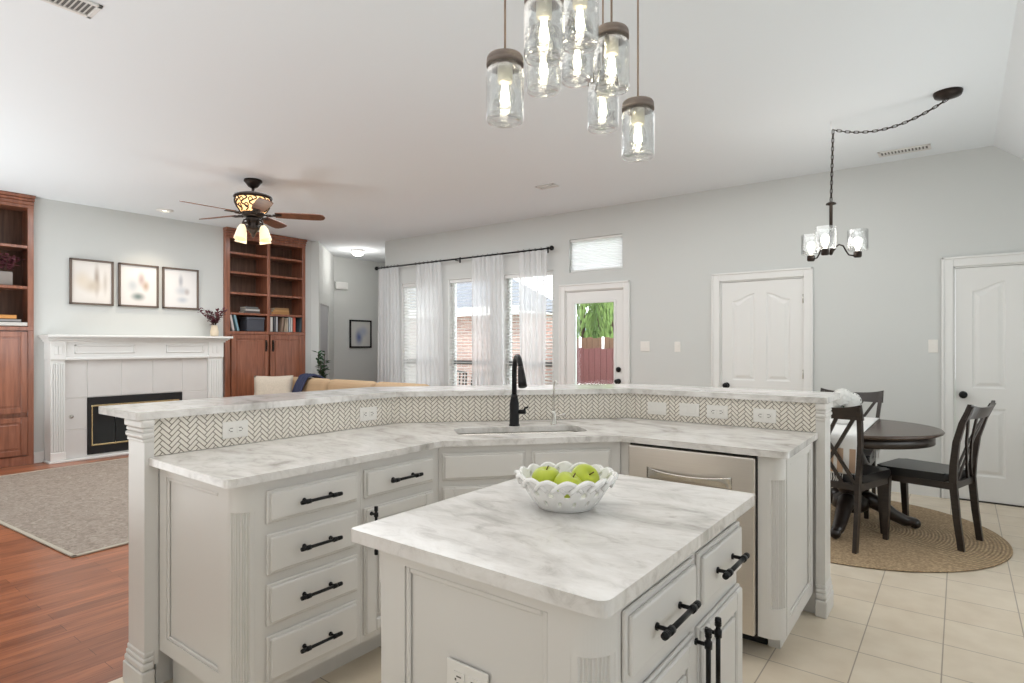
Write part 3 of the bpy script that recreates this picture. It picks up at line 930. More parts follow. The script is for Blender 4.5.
def drawer(T, parent, x0, x1, z0, z1, handle=.17, name='drawer'):
    mb = MB(T); mb.box(x0, x1, -.010, -.0005, z0, z1, .003); mb.box(x0 + .010, x1 - .010, -.020, -.008, z0 + .010, z1 - .010, .006, 2)
    d = mb.build(name, M['cab'], parent)
    if handle:
        handle_mesh('handle', T, d, (x0 + x1) / 2, (z0 + z1) / 2, handle)
    return d


def cdoor(T, parent, x0, x1, z0, z1, hx=None, hz=None, hl=.17):
    mb = MB(T); st = .055
    mb.box(x0, x1, -.010, -.0005, z0, z1, .003)
    for q in ((x0 + .006, x0 + st, z0 + .006, z1 - .006), (x1 - st, x1 - .006, z0 + .006, z1 - .006), (x0 + st, x1 - st, z0 + .006, z0 + st), (x0 + st, x1 - st, z1 - st, z1 - .006)):
        mb.box(q[0], q[1], -.020, -.008, q[2], q[3], .004)
    if x1 - x0 > .16:
        mb.box(x0 + st + .012, x1 - st - .012, -.0185, -.008, z0 + st + .012, z1 - st - .012, .009, 2)
    d = mb.build('door', M['cab'], parent)
    if hx is not None:
        handle_mesh('handle', T, d, hx, hz, hl, True)
    return d


def pilaster(parent, cx, cy, r, a0, a1, z0, z1, f0, f1, nf=7):
    mb = MB()
    def arc(rad, n=14):
        return [(cx + rad * math.cos(a0 + (a1 - a0) * k / n), cy + rad * math.sin(a0 + (a1 - a0) * k / n)) for k in range(n + 1)]
    mb.prism([(cx, cy)] + arc(r), z0, f0, smooth=False); mb.prism([(cx, cy)] + arc(r), f1, z1)
    pts = [(cx, cy)]
    N = nf * 8; m0 = .16
    for k in range(N + 1):
        t = k / N; a = a0 + (a1 - a0) * t
        q = (t - m0) / (1 - 2 * m0) * nf
        dep = 0 if (t < m0 or t > 1 - m0) else .0065 * math.sqrt(max(0, 1 - (2 * (q - math.floor(q)) - 1) ** 2))
        pts.append((cx + (r - .001 - dep) * math.cos(a), cy + (r - .001 - dep) * math.sin(a)))
    mb.prism(pts, f0, f1)
    return mb.build('fluted_pilaster', M['cab'], parent)


def side_panel(T, parent, w_, z0, z1, m=.06, mr=None):
    """flat end panel with a thin sunk bead, in a face frame"""
    mb = MB(T); d = .010; mr = mr or m; tp = min(m, mr) * .7
    mb.box(0, m, -d, 0, z0, z1); mb.box(w_ - mr, w_, -d, 0, z0, z1); mb.box(m, w_ - mr, -d, 0, z0, z0 + .06); mb.box(m, w_ - mr, -d, 0, z1 - tp, z1)
    a, b, c, e = m, w_ - mr, z0 + .06, z1 - tp
    for q in ((a, a + .014, c, e), (b - .014, b, c, e), (a + .014, b - .014, c, c + .014), (a + .014, b - .014, e - .014, e)):
        mb.box(q[0], q[1], -.0075, 0, q[2], q[3], .003)
    return mb.build('end_panel', M['cab'], parent)


TL = frame_at(-1.91, EY, PI / 2)
CT = ZC - .031
# drawer cabinet at the left end
r = thing('drawer_cabinet', 'white four-drawer base cabinet at the left end of the peninsula', 'cabinet', (-2.2, 1.28, 0))
mb = MB(); mb.prism([(-2.495, EY + .011), (-1.971, EY + .011), (-1.971, EY + .061), (-1.91, EY + .061), (-1.91, 1.527), (-2.495, 1.527)], .150, CT)
mb.box(-2.495, -2.06, EY + .05, 1.527, 0, .152)
mb.build('carcass', M['cab'], r)
pilaster(r, -1.971, EY + .061, .061, -PI / 2, 0, .150, CT, .20, .775)
side_panel(frame_at(-2.495, EY + .0105, 0), r, .524, .150, CT)
for z0, z1 in ((.723, .839), (.545, .686), (.370, .514), (.175, .334)):
    drawer(TL, r, 1.123 - EY, 1.508 - EY, z0, z1)
# drawer-over-door cabinet
r = thing('base_cabinet', 'white cabinet with one drawer over one door, between the four drawers and the sink corner', 'cabinet', (-2.2, 1.75, 0))
mb = MB(); mb.prism([(-2.495, 1.528), (-1.91, 1.528), (-1.91, 1.972), (-2.495, 1.972)], .150, CT); mb.box(-2.495, -2.06, 1.528, 1.972, 0, .152); mb.build('carcass', M['cab'], r)
drawer(TL, r, 1.541 - EY, 1.930 - EY, .723, .839)
cdoor(TL, r, 1.541 - EY, 1.930 - EY, .175, .686, 1.566 - EY, .60, .19)
# sink cabinet
r = thing('sink_cabinet', 'white angled sink cabinet with two false drawer fronts under the faucet', 'cabinet', (-1.85, 2.5, 0))
mb = MB(); mb.prism([F1, F2, (-1.31, 3.25), (S2[0], 3.25), (-2.50, S1[1]), (-2.50, 1.975)], .150, ZC - .235)
mb.prism([m2w(0, 0), m2w(.877, 0), m2w(.877, .02), m2w(0, .02)], ZC - .235, CT)
mb.prism([m2w(.02, .10), m2w(.86, .10), m2w(.86, .5), m2w(.02, .5)], 0, .152)
mb.build('carcass', M['cab'], r)
for x0, x1 in ((.016, .405), (.437, .826)):
    drawer(Tm, r, x0, x1, .717, .842, None, 'false_drawer_front'); cdoor(Tm, r, x0, x1, .175, .690, x1 - .03 if x0 < .2 else x0 + .03, .60, .17)
# dishwasher
r = thing('dishwasher', 'stainless steel dishwasher at the end of the peninsula behind the island', 'dishwasher', (-.98, 2.9, 0))
mb = MB(); mb.box(-1.270, -.683, 2.632, 3.2, .10, CT - .004); mb.build('tub', M['dark'], r)
mb = MB(); mb.box(-1.266, -.688, 2.600, 2.636, .115, .864, .006, 2); mb.build('door', M['steel'], r)
def dwh(u, v):
    x = -.975 + (u - .5) * .39; e = 1 - (2 * u - 1) ** 4
    z = .772 - .016 * (1 - (2 * u - 1) ** 2) * (v) - .052 * (1 - v)
    return (x, 2.600 - .026 * e * math.sin(PI * .5 * (.05 + .95 * v)) - .001, z)
mb = MB(); mb.grid(dwh, 24, 8)
o = mb.build('pocket_handle', M['chrome'], r); solidify(o, .003)
box_obj('toe_kick', (-1.28, -.688, 2.80, 2.82, 0.002, .10), M['dark'], parent=r)
# narrow end cabinet
r = thing('end_cabinet', 'narrow white fluted end cabinet right of the dishwasher', 'cabinet', (-.63, 2.95, 0))
mb = MB(); mb.prism([(-.682, 2.63), (-.644, 2.63), (-.644, 2.691), (-.593, 2.691), (-.593, 3.25), (-.682, 3.25)], .110, CT); mb.box(-.682, -.632, 2.80, 3.25, 0, .112); mb.build('carcass', M['cab'], r)
pilaster(r, -.644, 2.691, .061, -PI / 2, 0, .110, CT, .235, .775)
side_panel(frame_at(-.5925, 2.70, PI / 2), r, .55, .110, CT)
box_obj('filler_strip', (-1.335, -1.271, 2.633, 2.66, .11, CT), M['cab'], parent=None).name = 'filler_strip'
tag(bpy.data.objects['filler_strip'], 'white filler strip left of the dishwasher', 'filler')


# ---- outlets
def outlet(T, label, kind='duplex', cat='outlet', group=None, wd=.114, ht=.072, dark=True):
    o0 = T @ Vector((0, 0, 0))
    r = thing('wall_outlet' if kind == 'duplex' else 'rocker_switch', label, 'outlet' if kind == 'duplex' else 'switch', tuple(o0), group)
    mb = MB(T); mb.box(-wd / 2, wd / 2, -.0075, -.0025, -ht / 2, ht / 2, .003, 2); mb.build('cover_plate', M['outlet'], r)
    if kind == 'duplex':
        for s in (-1, 1):
            mb = MB(T); mb.box(s * .020 - .015, s * .020 + .015, -.0095, -.007, -.0165, .0165, .004, 2); f = mb.build('receptacle', M['outlet'], r)
            mb = MB(T)
            for (a, b, c, e) in ((-.0065, .0065, .0055, .0085), (-.0055, .0055, -.0085, -.0055)):
                mb.box(s * .020 + a, s * .020 + b, -.0100, -.0090, c, e)
            mb.box(s * .020 + s * .009 - .002, s * .020 + s * .009 + .002, -.0100, -.0090, -.0025, .0025)
            mb.build('slots', M['slot'], f)
    else:
        for s in ((-1, 1) if wd > .1 else (0,)):
            mb = MB(T); mb.box(s * .024 - .015, s * .024 + .015, -.0098, -.007, -.026 if ht > .1 else -.018, .026 if ht > .1 else .018, .003); mb.build('rocker', M['outlet'], r)
    return r


outlet(frame_at(-2.515, 1.335, PI / 2, .974), 'white outlet on the herringbone tile at the far left end of the splash')
outlet(frame_at(-2.515, 2.06, PI / 2, .974), 'white outlet on the herringbone tile just before the splash bends')
outlet(frame_at(-1.405, 3.265, 0, .972), 'first white double switch right of the splash corner, beside the faucet side', 'switch')
outlet(frame_at(-1.213, 3.265, 0, .976), 'second white double switch from the splash corner', 'switch')
outlet(frame_at(-1.057, 3.265, 0, .975), 'white outlet on the tile between the double switches and the bar end outlet')
outlet(frame_at(-.812, 3.265, 0, .972), 'white outlet with dark slots nearest the right end of the bar')

# ---- faucets
ux, uy = math.sin(MA), -math.cos(MA)        # towards the kitchen from the angled wall
fx, fy = -1.919, 2.565
r = thing('kitchen_faucet', 'tall matte black gooseneck faucet behind the sink', 'faucet', (fx, fy, ZC))
mb = MB(); mb.lathe([(.030, ZC), (.030, ZC + .006), (.026, ZC + .010), (.0255, ZC + .120), (.019, ZC + .150), (.0155, ZC + .170)], fx, fy, 20)
mb.build('body', M['black'], r)
path = [(fx, fy, ZC + .165), (fx, fy, ZC + .26)] + [(fx + ux * .09 * (1 - math.cos(t)), fy + uy * .09 * (1 - math.cos(t)), ZC + .285 + .09 * math.sin(t)) for t in [PI * k / 16 for k in range(15)]]
MB().tube(path, .0135, 14).build('gooseneck_spout', M['black'], r)
e = Vector(path[-1]); dirv = (Vector(path[-1]) - Vector(path[-2])).normalized()
MB().tube([e - dirv * .004, e + dirv * .02, e + dirv * .085, e + dirv * .105], [.0145, .017, .0225, .0225], 16).build('spray_head', M['black'], r)
rx, ry2 = math.cos(YAW), math.sin(YAW)
mb = MB(); mb.tube([(fx + rx * .02, fy + ry2 * .02, ZC + .075), (fx + rx * .062, fy + ry2 * .062, ZC + .075)], .0125, 12); mb.tube([(fx + rx * .052, fy + ry2 * .052, ZC + .075), (fx + rx * .058, fy + ry2 * .058, ZC + .095), (fx + rx * .075, fy + ry2 * .075, ZC + .100)], .006, 8)
mb.build('lever', M['black'], r)
gx, gy = -1.775, 2.735
r = thing('filter_tap', 'slim brushed nickel filter tap right of the black faucet', 'faucet', (gx, gy, ZC))
mb = MB(); mb.lathe([(.020, ZC), (.020, ZC + .005), (.015, ZC + .012), (.013, ZC + .055), (.007, ZC + .075)], gx, gy, 16); mb.build('body', M['chrome'], r)
mb = MB(); mb.tube([(gx, gy, ZC + .07), (gx, gy, ZC + .195)] + [(gx + ux * .04 * (1 - math.cos(t)), gy + uy * .04 * (1 - math.cos(t)), ZC + .195 + .045 * math.sin(t)) for t in [PI * k / 10 for k in range(1, 9)]], .0048, 10); mb.build('spout', M['chrome'], r)
mb = MB(); mb.tube([(gx, gy, ZC + .040), (gx + rx * .035, gy + ry2 * .035, ZC + .050), (gx + rx * .06, gy + ry2 * .06, ZC + .058)], [.006, .005, .0045], 8); mb.tube([(gx + rx * .045, gy + ry2 * .045, ZC + .06), (gx + rx * .065, gy + ry2 * .065, ZC + .045)], .004, 8); mb.build('lever', M['chrome'], r)

# ------------------------------------------------------------------ island
IX0, IX1, IY0, IY1 = -1.085, -.507, .928, 1.785
r = thing('kitchen_island', 'white kitchen island with two drawers over two doors in front of the camera', 'island', ((IX0 + IX1) / 2, (IY0 + IY1) / 2, 0))
q = .06
mb = MB(); mb.prism([(IX0, IY0 + .011), (IX1 - q, IY0 + .011), (IX1 - q, IY0 + q), (IX1, IY0 + q), (IX1, IY1 - q), (IX1 - q, IY1 - q), (IX1 - q, IY1), (IX0, IY1)], .11, CT)
mb.box(IX0 - .007, IX0 + .002, IY0, IY0 + .06, .783, CT, .002); mb.box(IX0 - .007, IX0 + .002, IY1 - .06, IY1, .783, CT, .002)
mb.box(IX0 + .06, IX1 - .07, IY0 + .07, IY1 - .06, 0, .112); mb.build('carcass', M['cab'], r)
for cx, cy, a0, a1 in ((IX1 - q, IY0 + q, -PI / 2, 0), (IX1 - q, IY1 - q, 0, PI / 2)):
    pilaster(r, cx, cy, q, a0, a1, .11, CT, .20, .775)
side_panel(frame_at(IX0, IY0 + .0105, 0), r, IX1 - IX0 - q, .11, CT, .080, .050)
TI = frame_at(IX1, 0, PI / 2)
for (y0, y1) in ((1.010, 1.367), (1.397, 1.728)):
    drawer(TI, r, y0, y1, .707, .843, .185)
cdoor(TI, r, 1.010, 1.367, .150, .667, 1.348, .588, .21); cdoor(TI, r, 1.397, 1.728, .150, .667, 1.416, .588, .21)
outer = rounded([(-1.156, .893), (-.476, .893), (-.476, 1.815), (-1.156, 1.815)], [1], .030); outer = rounded(outer, [0, len(outer) - 2, len(outer) - 1], .012)
o = slab('island_worktop', outer, None, ZC - .03, ZC, M['marble'], bev=.009)
tag(o, 'rectangular marble top of the kitchen island under the fruit bowl', 'worktop')
outlet(frame_at(-.820, IY0 + .0095, 0, .636), 'white outlet on the end panel of the kitchen island')

# ---- fruit bowl
bx, by = -.850, 1.368
r = thing('lattice_bowl', 'white woven-lattice porcelain bowl holding green apples on the island', 'bowl', (bx, by, ZC))
prof = [(.070, 0), (.078, .006), (.093, .024), (.106, .046), (.116, .064), (.125, .080)]
def bp(v):
    t = v * (len(prof) - 1); i = min(int(t), len(prof) - 2); f = t - i
    return (prof[i][0] * (1 - f) + prof[i + 1][0] * f, prof[i][1] * (1 - f) + prof[i + 1][1] * f)
NS = 16
def bowl(u, v):
    rr, z = bp(v); a = 2 * PI * u
    sc = .012 * abs(math.sin(NS / 2 * a)) * max(0, (v - .55) / .45) ** 1.5
    return (bx + (rr + .4 * sc) * math.cos(a), by + (rr + .4 * sc) * math.sin(a), ZC + .004 + z + sc)
def skip(u, v):
    if v < .22:
        return False
    rows = [(.40, .5, .05), (.62, 0., .06), (.84, .5, .065)]
    for rv, ph, rad in rows:
        du = ((u * NS + ph) % 1.0) - .5
        if (du * .5) ** 2 + ((v - rv) * 1.2) ** 2 < (rad * 1.25) ** 2:
            return True
    return False
mb = MB(); mb.grid(bowl, NS * 12, 26, closeu=True, skip=skip)
o = mb.build('lattice_wall', M['porcelain'], r); solidify(o, .006)
sm = o.modifiers.new('smooth', 'SMOOTH'); sm.factor = .5; sm.iterations = 3
mb = MB()
for k in range(NS):
    pts = []
    for j in range(13):
        t = j / 12; a = 2 * PI * (k - .35 + 1.7 * t) / NS; rr = .119 + .013 * math.sin(PI * t); z = .064 + .026 * math.sin(PI * t)
        pts.append((bx + (rr + .003 * (1 if t < .5 else -1)) * math.cos(a), by + (rr + .003 * (1 if t < .5 else -1)) * math.sin(a), ZC + z))
    mb.tube(pts, .0058, 8)
mb.build('woven_rim', M['porcelain'], r)
MB().lathe([(0, ZC + .001), (.072, ZC + .001), (.076, ZC + .004), (.072, ZC + .008), (0, ZC + .008)], bx, by, 32).build('base', M['porcelain'], r)


def apple(x, y, z, rad, rot, tilt, label):
    r = thing('green_apple', label, 'apple', (x, y, z), 'apples in the lattice bowl')
    T = Matrix.Rotation(rot, 4, 'Z') @ Matrix.Rotation(tilt, 4, 'X')
    mb = MB(T); prof = []
    for k in range(19):
        t = PI * k / 18
        rr = rad * math.sin(t) * (1 + .10 * math.cos(t) * -1); zz = -rad * .92 * math.cos(t)
        if k > 14:
            zz -= rad * .30 * ((k - 14) / 4) ** 2
        if k < 3:
            zz += rad * .15 * ((3 - k) / 3) ** 2
        prof.append((max(rr, .0001), zz))
    mb.lathe(prof, n=24, cap=False)
    off = Vector((x, y, z))
    mb.T = Matrix.Translation(off) @ T
    for v in mb.bm.verts:
        v.co += off
    mb.build('skin', M['apple'], r)
    s = MB(Matrix.Translation(off) @ T); s.tube([(0, 0, rad * .55), (.003, 0, rad * .8), (.007, 0, rad * .98)], .0018, 6); s.build('stem', M['stem'], r)


cf = Vector((math.cos(YAW), math.sin(YAW))); dp = Vector((-math.sin(YAW), math.cos(YAW)))
for (l, d, z, rad, rot, ti, lb) in ((-.052, .005, .070, .040, .3, .1, 'yellow-green apple at the left side of the lattice bowl, stalk end up'), (.002, -.042, .063, .040, 2., .5, 'yellow-green apple at the front between two others in the bowl'), (.052, .010, .070, .041, 1.2, .9, 'green apple at the right side of the lattice bowl')):
    p = Vector((bx, by)) + cf * l + dp * d
    apple(p.x, p.y, ZC + z, rad, rot, ti, lb)

# ------------------------------------------------------------------ jar pendant cluster over the island
def jar(u_x, y, zb, d, label):
    """a jar lamp: lid top, glass body, bulb, its own cord to the ceiling plate"""
    r = thing('jar_pendant', label, 'pendant lamp', (u_x, y, zb), 'glass jar pendants over the island')
    h = .163; R = d / 2
    mb = MB(); prof = [(.0, zb + .006), (R * .80, zb + .003), (R * .93, zb), (R * .99, zb + .006), (R, zb + .016), (R, zb + h * .70), (R * .97, zb + h * .77), (R * .86, zb + h * .82), (R * .84, zb + h * .86)]
    inner = [(R * .84 - .0025, zb + h * .86), (R * .86 - .0028, zb + h * .81), (R * .97 - .003, zb + h * .755), (R - .003, zb + h * .69), (R - .003, zb + .020), (R * .9, zb + .012), (0.0001, zb + .013)]
    mb.lathe(prof + inner, u_x, y, 32, cap=False)
    mb.build('glass_jar', M['glass'], r)
    mb = MB(); L_ = zb + h * .845
    mb.lathe([(0, L_ + .005), (R * .90, L_ + .004), (R * .98, L_), (R * .98, L_ + .009), (R * .95, L_ + .0105), (R * .975, L_ + .013), (R * .96, L_ + .020), (R * .90, L_ + .025), (.012, L_ + .027), (.010, L_ + .037), (0, L_ + .038)], u_x, y, 32, cap=False)
    mb.build('lid', M['lid'], r)
    mb = MB(); mb.lathe([(0, L_ + .004), (.019, L_ + .004), (.019, L_ - .036), (.017, L_ - .041), (0, L_ - .041)], u_x, y, 20); mb.build('socket', M['socket'], r)
    zt = L_ - .040
    mb = MB(); mb.lathe([(.012, zt), (.014, zt - .008), (.022, zt - .020), (.027, zt - .036), (.025, zt - .050), (.017, zt - .061), (.0001, zt - .066)], u_x, y, 20, cap=False)
    b = mb.build('bulb', M['glass'], r)
    mb = MB()
    for k in range(6):
        a = 2 * PI * k / 6
        mb.tube([(u_x + .006 * math.cos(a), y + .006 * math.sin(a), zt - .008), (u_x + .011 * math.cos(a), y + .011 * math.sin(a), zt - .050)], .0020, 6)
    mb.build('filament', M['filament'], b)
    mb = MB(); mb.tube([(u_x, y, L_ + .025), (u_x, y, H - .03)], .0028, 6); mb.build('cord', M['cord'], r)


JARS = [(-.908, 1.175, 1.898, .095, 'jar pendant hanging at the left edge of the cluster over the island'),
        (-.794, 1.18, 2.023, .097, 'large near jar pendant cut by the picture top, left of centre in the cluster'),
        (-.896, 1.329, 2.023, .095, 'lower jar pendant hanging behind the left one of the two high jars'),
        (-.766, 1.301, 2.094, .095, 'high jar pendant in the middle of the cluster, its lid above the picture'),
        (-.885, 1.487, 2.102, .095, 'jar pendant seen below and behind the high middle jar'),
        (-.750, 1.440, 2.026, .095, 'jar pendant right of the middle with its lid just in view'),
        (-.872, 1.618, 2.000, .095, 'small looking jar pendant behind and below the jar right of the middle'),
        (-.753, 1.611, 1.889, .095, 'lowest jar pendant at the right edge of the cluster')]
for a in JARS:
    jar(*a)
r = thing('pendant_ceiling_plate', 'round zinc ceiling plate above the cluster of jar pendants', 'ceiling plate', (-.82, 1.39, H - .03))
MB().lathe([(0, H - .03), (.25, H - .03), (.26, H - .024), (.26, H - .001), (0, H - .001)], -.82, 1.39, 40).build('plate', M['lid'], r)
MB().lathe([(0, H - .045), (.010, H - .042), (.012, H - .03), (0, H - .03)], -.82, 1.39, 12).build('finial', M['lid'], r)

# ------------------------------------------------------------------ swag chandelier
cx, cy = -.776, 5.02
canx, cany = -.064, 4.892
r = thing('swag_chandelier', 'small black three-light chandelier with glass shades swagged on a chain over the dining table', 'chandelier', (cx, cy, 2.03))
MB().lathe([(0, H - .045), (.03, H - .042), (.075, H - .028), (.082, H - .010), (.082, H - .0005), (0, H - .0005)], canx, cany, 28).build('canopy', M['bronze'], r)
mb = MB(); hk = [(cx, cy, H), (cx, cy, H - .035)] + [(cx + .014 - .014 * math.cos(t), cy, H - .045 - .014 * math.sin(t)) for t in [PI * k / 8 for k in range(9)]]
mb.tube(hk, .0028, 6); mb.build('ceiling_hook', M['trim'], r)


def links(path, parent, lk=.040):
    P = [Vector(p) for p in path]; ds = [0]
    for p, q in zip(P, P[1:]):
        ds.append(ds[-1] + (q - p).length)
    def at(d):
        for i in range(len(P) - 1):
            if d <= ds[i + 1] + 1e-9:
                t = (d - ds[i]) / max(1e-9, ds[i + 1] - ds[i]); return P[i].lerp(P[i + 1], t)
        return P[-1]
    n = max(2, int(round(ds[-1] / (lk * .78)))); mb = MB()
    for k in range(n):
        a, b = at(ds[-1] * k / n), at(ds[-1] * (k + 1) / n); c = (a + b) / 2; t = (b - a).normalized()
        s = t.cross(Vector((0, 0, 1)) if abs(t.z) < .9 else Vector((.8, .6, 0))).normalized(); u = s.cross(t)
        wv = s if k % 2 else u; L2 = (b - a).length * .5 + .005; w2 = .0085; pts = []
        for j in range(12):
            al = 2 * PI * j / 12; pts.append(c + t * (L2 * math.copysign(abs(math.cos(al)) ** .7, math.cos(al))) + wv * (w2 * math.copysign(abs(math.sin(al)) ** .8, math.sin(al))))
        mb.tube(pts, .0028, 5, closed=True)
    mb.tube(path, .0022, 5)
    return mb


c0, c1 = Vector((canx, cany, H - .045)), Vector((cx + .014, cy, H - .062))
pa = []
for k in range(13):
    t = k / 12; p = c0.lerp(c1, t); p.z -= .12 * 4 * t * (1 - t) * .62 + .10 * (t) * 0; p.z -= .02 * math.sin(PI * t); pa.append(p)
links(pa, r).build('swag_chain', M['bronze'], r)
zt = 2.42
links([Vector((cx + .014, cy, H - .062)), Vector((cx, cy, zt))], r).build('drop_chain', M['bronze'], r)
mb = MB(); mb.lathe([(0, zt), (.010, zt), (.034, zt - .012), (.036, zt - .022), (.012, zt - .028), (.0125, 2.10), (.030, 2.085), (.034, 2.06), (.020, 2.045), (.010, 2.02), (0, 2.015)], cx, cy, 20); mb.build('stem', M['bronze'], r)
for k in range(3):
    # one arm to the right of the picture, two to the left
    a = YAW + math.radians(-10) + 2 * PI * k / 3; dx, dy = math.cos(a), math.sin(a)
    pth = [(.03, 2.075), (.055, 2.095), (.085, 2.085), (.105, 2.045), (.125, 2.015), (.155, 2.010), (.185, 2.012)]
    ar = MB(); ar.tube([(cx + dx * q, cy + dy * q, z) for q, z in pth], .006, 8); ar.build('arm', M['bronze'], r)
    sx, sy = cx + dx * .185, cy + dy * .185
    mb = MB(); mb.lathe([(0, 1.995), (.022, 1.995), (.028, 2.003), (.028, 2.035), (.020, 2.042), (0, 2.042)], sx, sy, 16); mb.build('socket_cup', M['bronze'], r)
    mb = MB(); mb.lathe([(.03, 2.044), (.068, 2.046), (.070, 2.056), (.070, 2.20), (.0675, 2.20), (.0675, 2.058), (.03, 2.050)], sx, sy, 28, cap=False); mb.build('glass_shade', M['glass'], r)
    mb = MB(); mb.lathe([(.012, 2.042), (.014, 2.06), (.027, 2.09), (.030, 2.115), (.024, 2.138), (.0001, 2.150)], sx, sy, 16, cap=False); mb.build('bulb', M['bulb'], r)

# ------------------------------------------------------------------ ceiling fan
fx, fy = -5.747, 3.241
r = thing('ceiling_fan', 'bronze scrollwork ceiling fan with walnut blades and lit bell shades', 'ceiling fan', (fx, fy, 2.36))
MB().lathe([(0, H - .0005), (.085, H - .0005), (.088, H - .018), (.07, H - .04), (.048, H - .07), (.022, H - .085), (0, H - .085)], fx, fy, 24).build('canopy', M['bronze'], r)
MB().lathe([(.016, H - .08), (.016, 2.85)], fx, fy, 12).build('downrod', M['bronze'], r)
mb = MB(); mb.lathe([(.016, 2.875), (.16, 2.868), (.185, 2.855), (.187, 2.838), (.172, 2.830), (.165, 2.825)], fx, fy, 32, cap=False)
mb.lathe([(.110, 2.685), (.115, 2.67), (.09, 2.645), (.06, 2.635), (0, 2.633)], fx, fy, 28, cap=False); mb.build('motor_housing', M['bronze'], r)
mb = MB(); mb.lathe([(.158, 2.83), (.166, 2.80), (.150, 2.74), (.112, 2.69)], fx, fy, 32, cap=False); mb.build('amber_glass_band', M['amber'], r)
mb = MB()
def bandr(z):
    t = (z - 2.69) / .14; return .116 + .055 * math.sin(PI * .5 * min(1, t * 1.15))
for k in range(12):
    a0 = 2 * PI * k / 12
    pts = []
    for j in range(25):
        t = j / 24; th = a0 + .20 * math.sin(2 * PI * t * 1.5); z = 2.69 + .14 * t; rr = bandr(z) + .003
        pts.append((fx + rr * math.cos(th), fy + rr * math.sin(th), z))
    mb.tube(pts, .007, 6)
    for zc, sg in ((2.735, 1), (2.79, -1)):
        cth = a0 + .26 * sg * .5
        mb.tube([(fx + (bandr(zc + .02 * math.sin(t)) + .004) * math.cos(cth + .11 * math.cos(t)), fy + (bandr(zc + .02 * math.sin(t)) + .004) * math.sin(cth + .11 * math.cos(t)), zc + .02 * math.sin(t)) for t in [2 * PI * q / 12 for q in range(12)]], .0055, 5, closed=True)
mb.build('scrollwork', M['bronze'], r)
for k in range(5):
    a = math.radians(52 + 72 * k)
    T = Matrix.Translation((fx, fy, 2.668)) @ Matrix.Rotation(a, 4, 'Z')
    mb = MB(T); mb.tube([(.09, 0, .012), (.14, .0, -.012), (.19, 0, -.004), (.25, 0, 0)], [.012, .014, .012, .008], 8, sy=.6); mb.box(.19, .275, -.045, .045, -.004, .002, .002)
    mb.tube([(.15 + .03 * math.cos(t), .04 * math.sin(t), -.004) for t in [2 * PI * q / 14 for q in range(14)]], .006, 6, closed=True)
    mb.build('blade_bracket', M['bronze'], r)
    Tb = T @ Matrix.Rotation(math.radians(-13), 4, 'X')
    pts = [(.21, -.055), (.30, -.064), (.58, -.072), (.655, -.068), (.685, -.050), (.70, -.015), (.70, .015), (.685, .050), (.655, .068), (.58, .072), (.30, .064), (.21, .055)]
    mb = MB(Tb); mb.prism(pts, .002, .010, .002, 1); mb.build('blade', M['blade'], r)
mb = MB(); mb.lathe([(.06, 2.636), (.075, 2.62), (.055, 2.59), (.045, 2.56), (.07, 2.53), (.045, 2.50), (.02, 2.47), (.012, 2.44), (0, 2.43)], fx, fy, 24); mb.build('light_hub', M['bronze'], r)
for k in range(4):
    a = math.radians(15 + 90 * k); dx, dy = math.cos(a), math.sin(a)
    pth = [(.05, 2.56), (.08, 2.60), (.115, 2.595), (.13, 2.56), (.132, 2.535)]
    mb = MB(); mb.tube([(fx + dx * q, fy + dy * q, z) for q, z in pth], .009, 8); mb.tube([(fx + dx * (.075 + .022 * math.cos(t)), fy + dy * (.075 + .022 * math.cos(t)), 2.545 + .022 * math.sin(t)) for t in [2 * PI * q / 12 for q in range(12)]], .006, 6, closed=True)
    mb.build('lamp_arm', M['bronze'], r)
    Ts = Matrix.Translation((fx + dx * .135, fy + dy * .135, 2.53)) @ Matrix.Rotation(math.radians(14), 4, Vector((dy, -dx, 0)))
    mb = MB(Ts); mb.lathe([(.022, .01), (.028, 0), (.042, -.03), (.049, -.08), (.057, -.135), (.059, -.14), (.054, -.135), (.046, -.08), (.039, -.03), (.023, -.002)], 0, 0, 24, cap=False); mb.build('bell_shade', M['shade'], r)
    mb = MB(Ts); mb.ball((0, 0, -.07), .026, (1, 1, 1.3), 12, 8); mb.build('bulb', M['bulb'], r)

# ------------------------------------------------------------------ ceiling fittings
def vent(cx, cy, lx, ly, ang, label, bars, along=True):
    r = thing('ceiling_vent', label, 'vent', (cx, cy, H - .012))
    T = frame_at(cx, cy, ang)
    mb = MB(T)
    for q in ((-lx / 2, lx / 2, -ly / 2, -ly / 2 + .022), (-lx / 2, lx / 2, ly / 2 - .022, ly / 2), (-lx / 2, -lx / 2 + .022, -ly / 2, ly / 2), (lx / 2 - .022, lx / 2, -ly / 2, ly / 2)):
        mb.box(*q, H - .012, H - .0005, .003)
    mb.build('vent_frame', M['vent'], r)
    box = MB(T); box.box(-lx / 2 + .01, lx / 2 - .01, -ly / 2 + .01, ly / 2 - .01, H - .003, H - .0008); box.build('dark_duct', M['ventdark'], r)
    mb = MB(T)
    for k in range(bars):
        x = -lx / 2 + .03 + (lx - .06) * (k + .5) / bars
        mb.hexa([(x - .006, -ly / 2 + .02, H - .0105), (x - .003, -ly / 2 + .02, H - .0105), (x - .003, ly / 2 - .02, H - .0105), (x - .006, ly / 2 - .02, H - .0105), (x + .003, -ly / 2 + .02, H - .004), (x + .006, -ly / 2 + .02, H - .004), (x + .006, ly / 2 - .02, H - .004), (x + .003, ly / 2 - .02, H - .004)])
    mb.build('louvers', M['vent'], r)


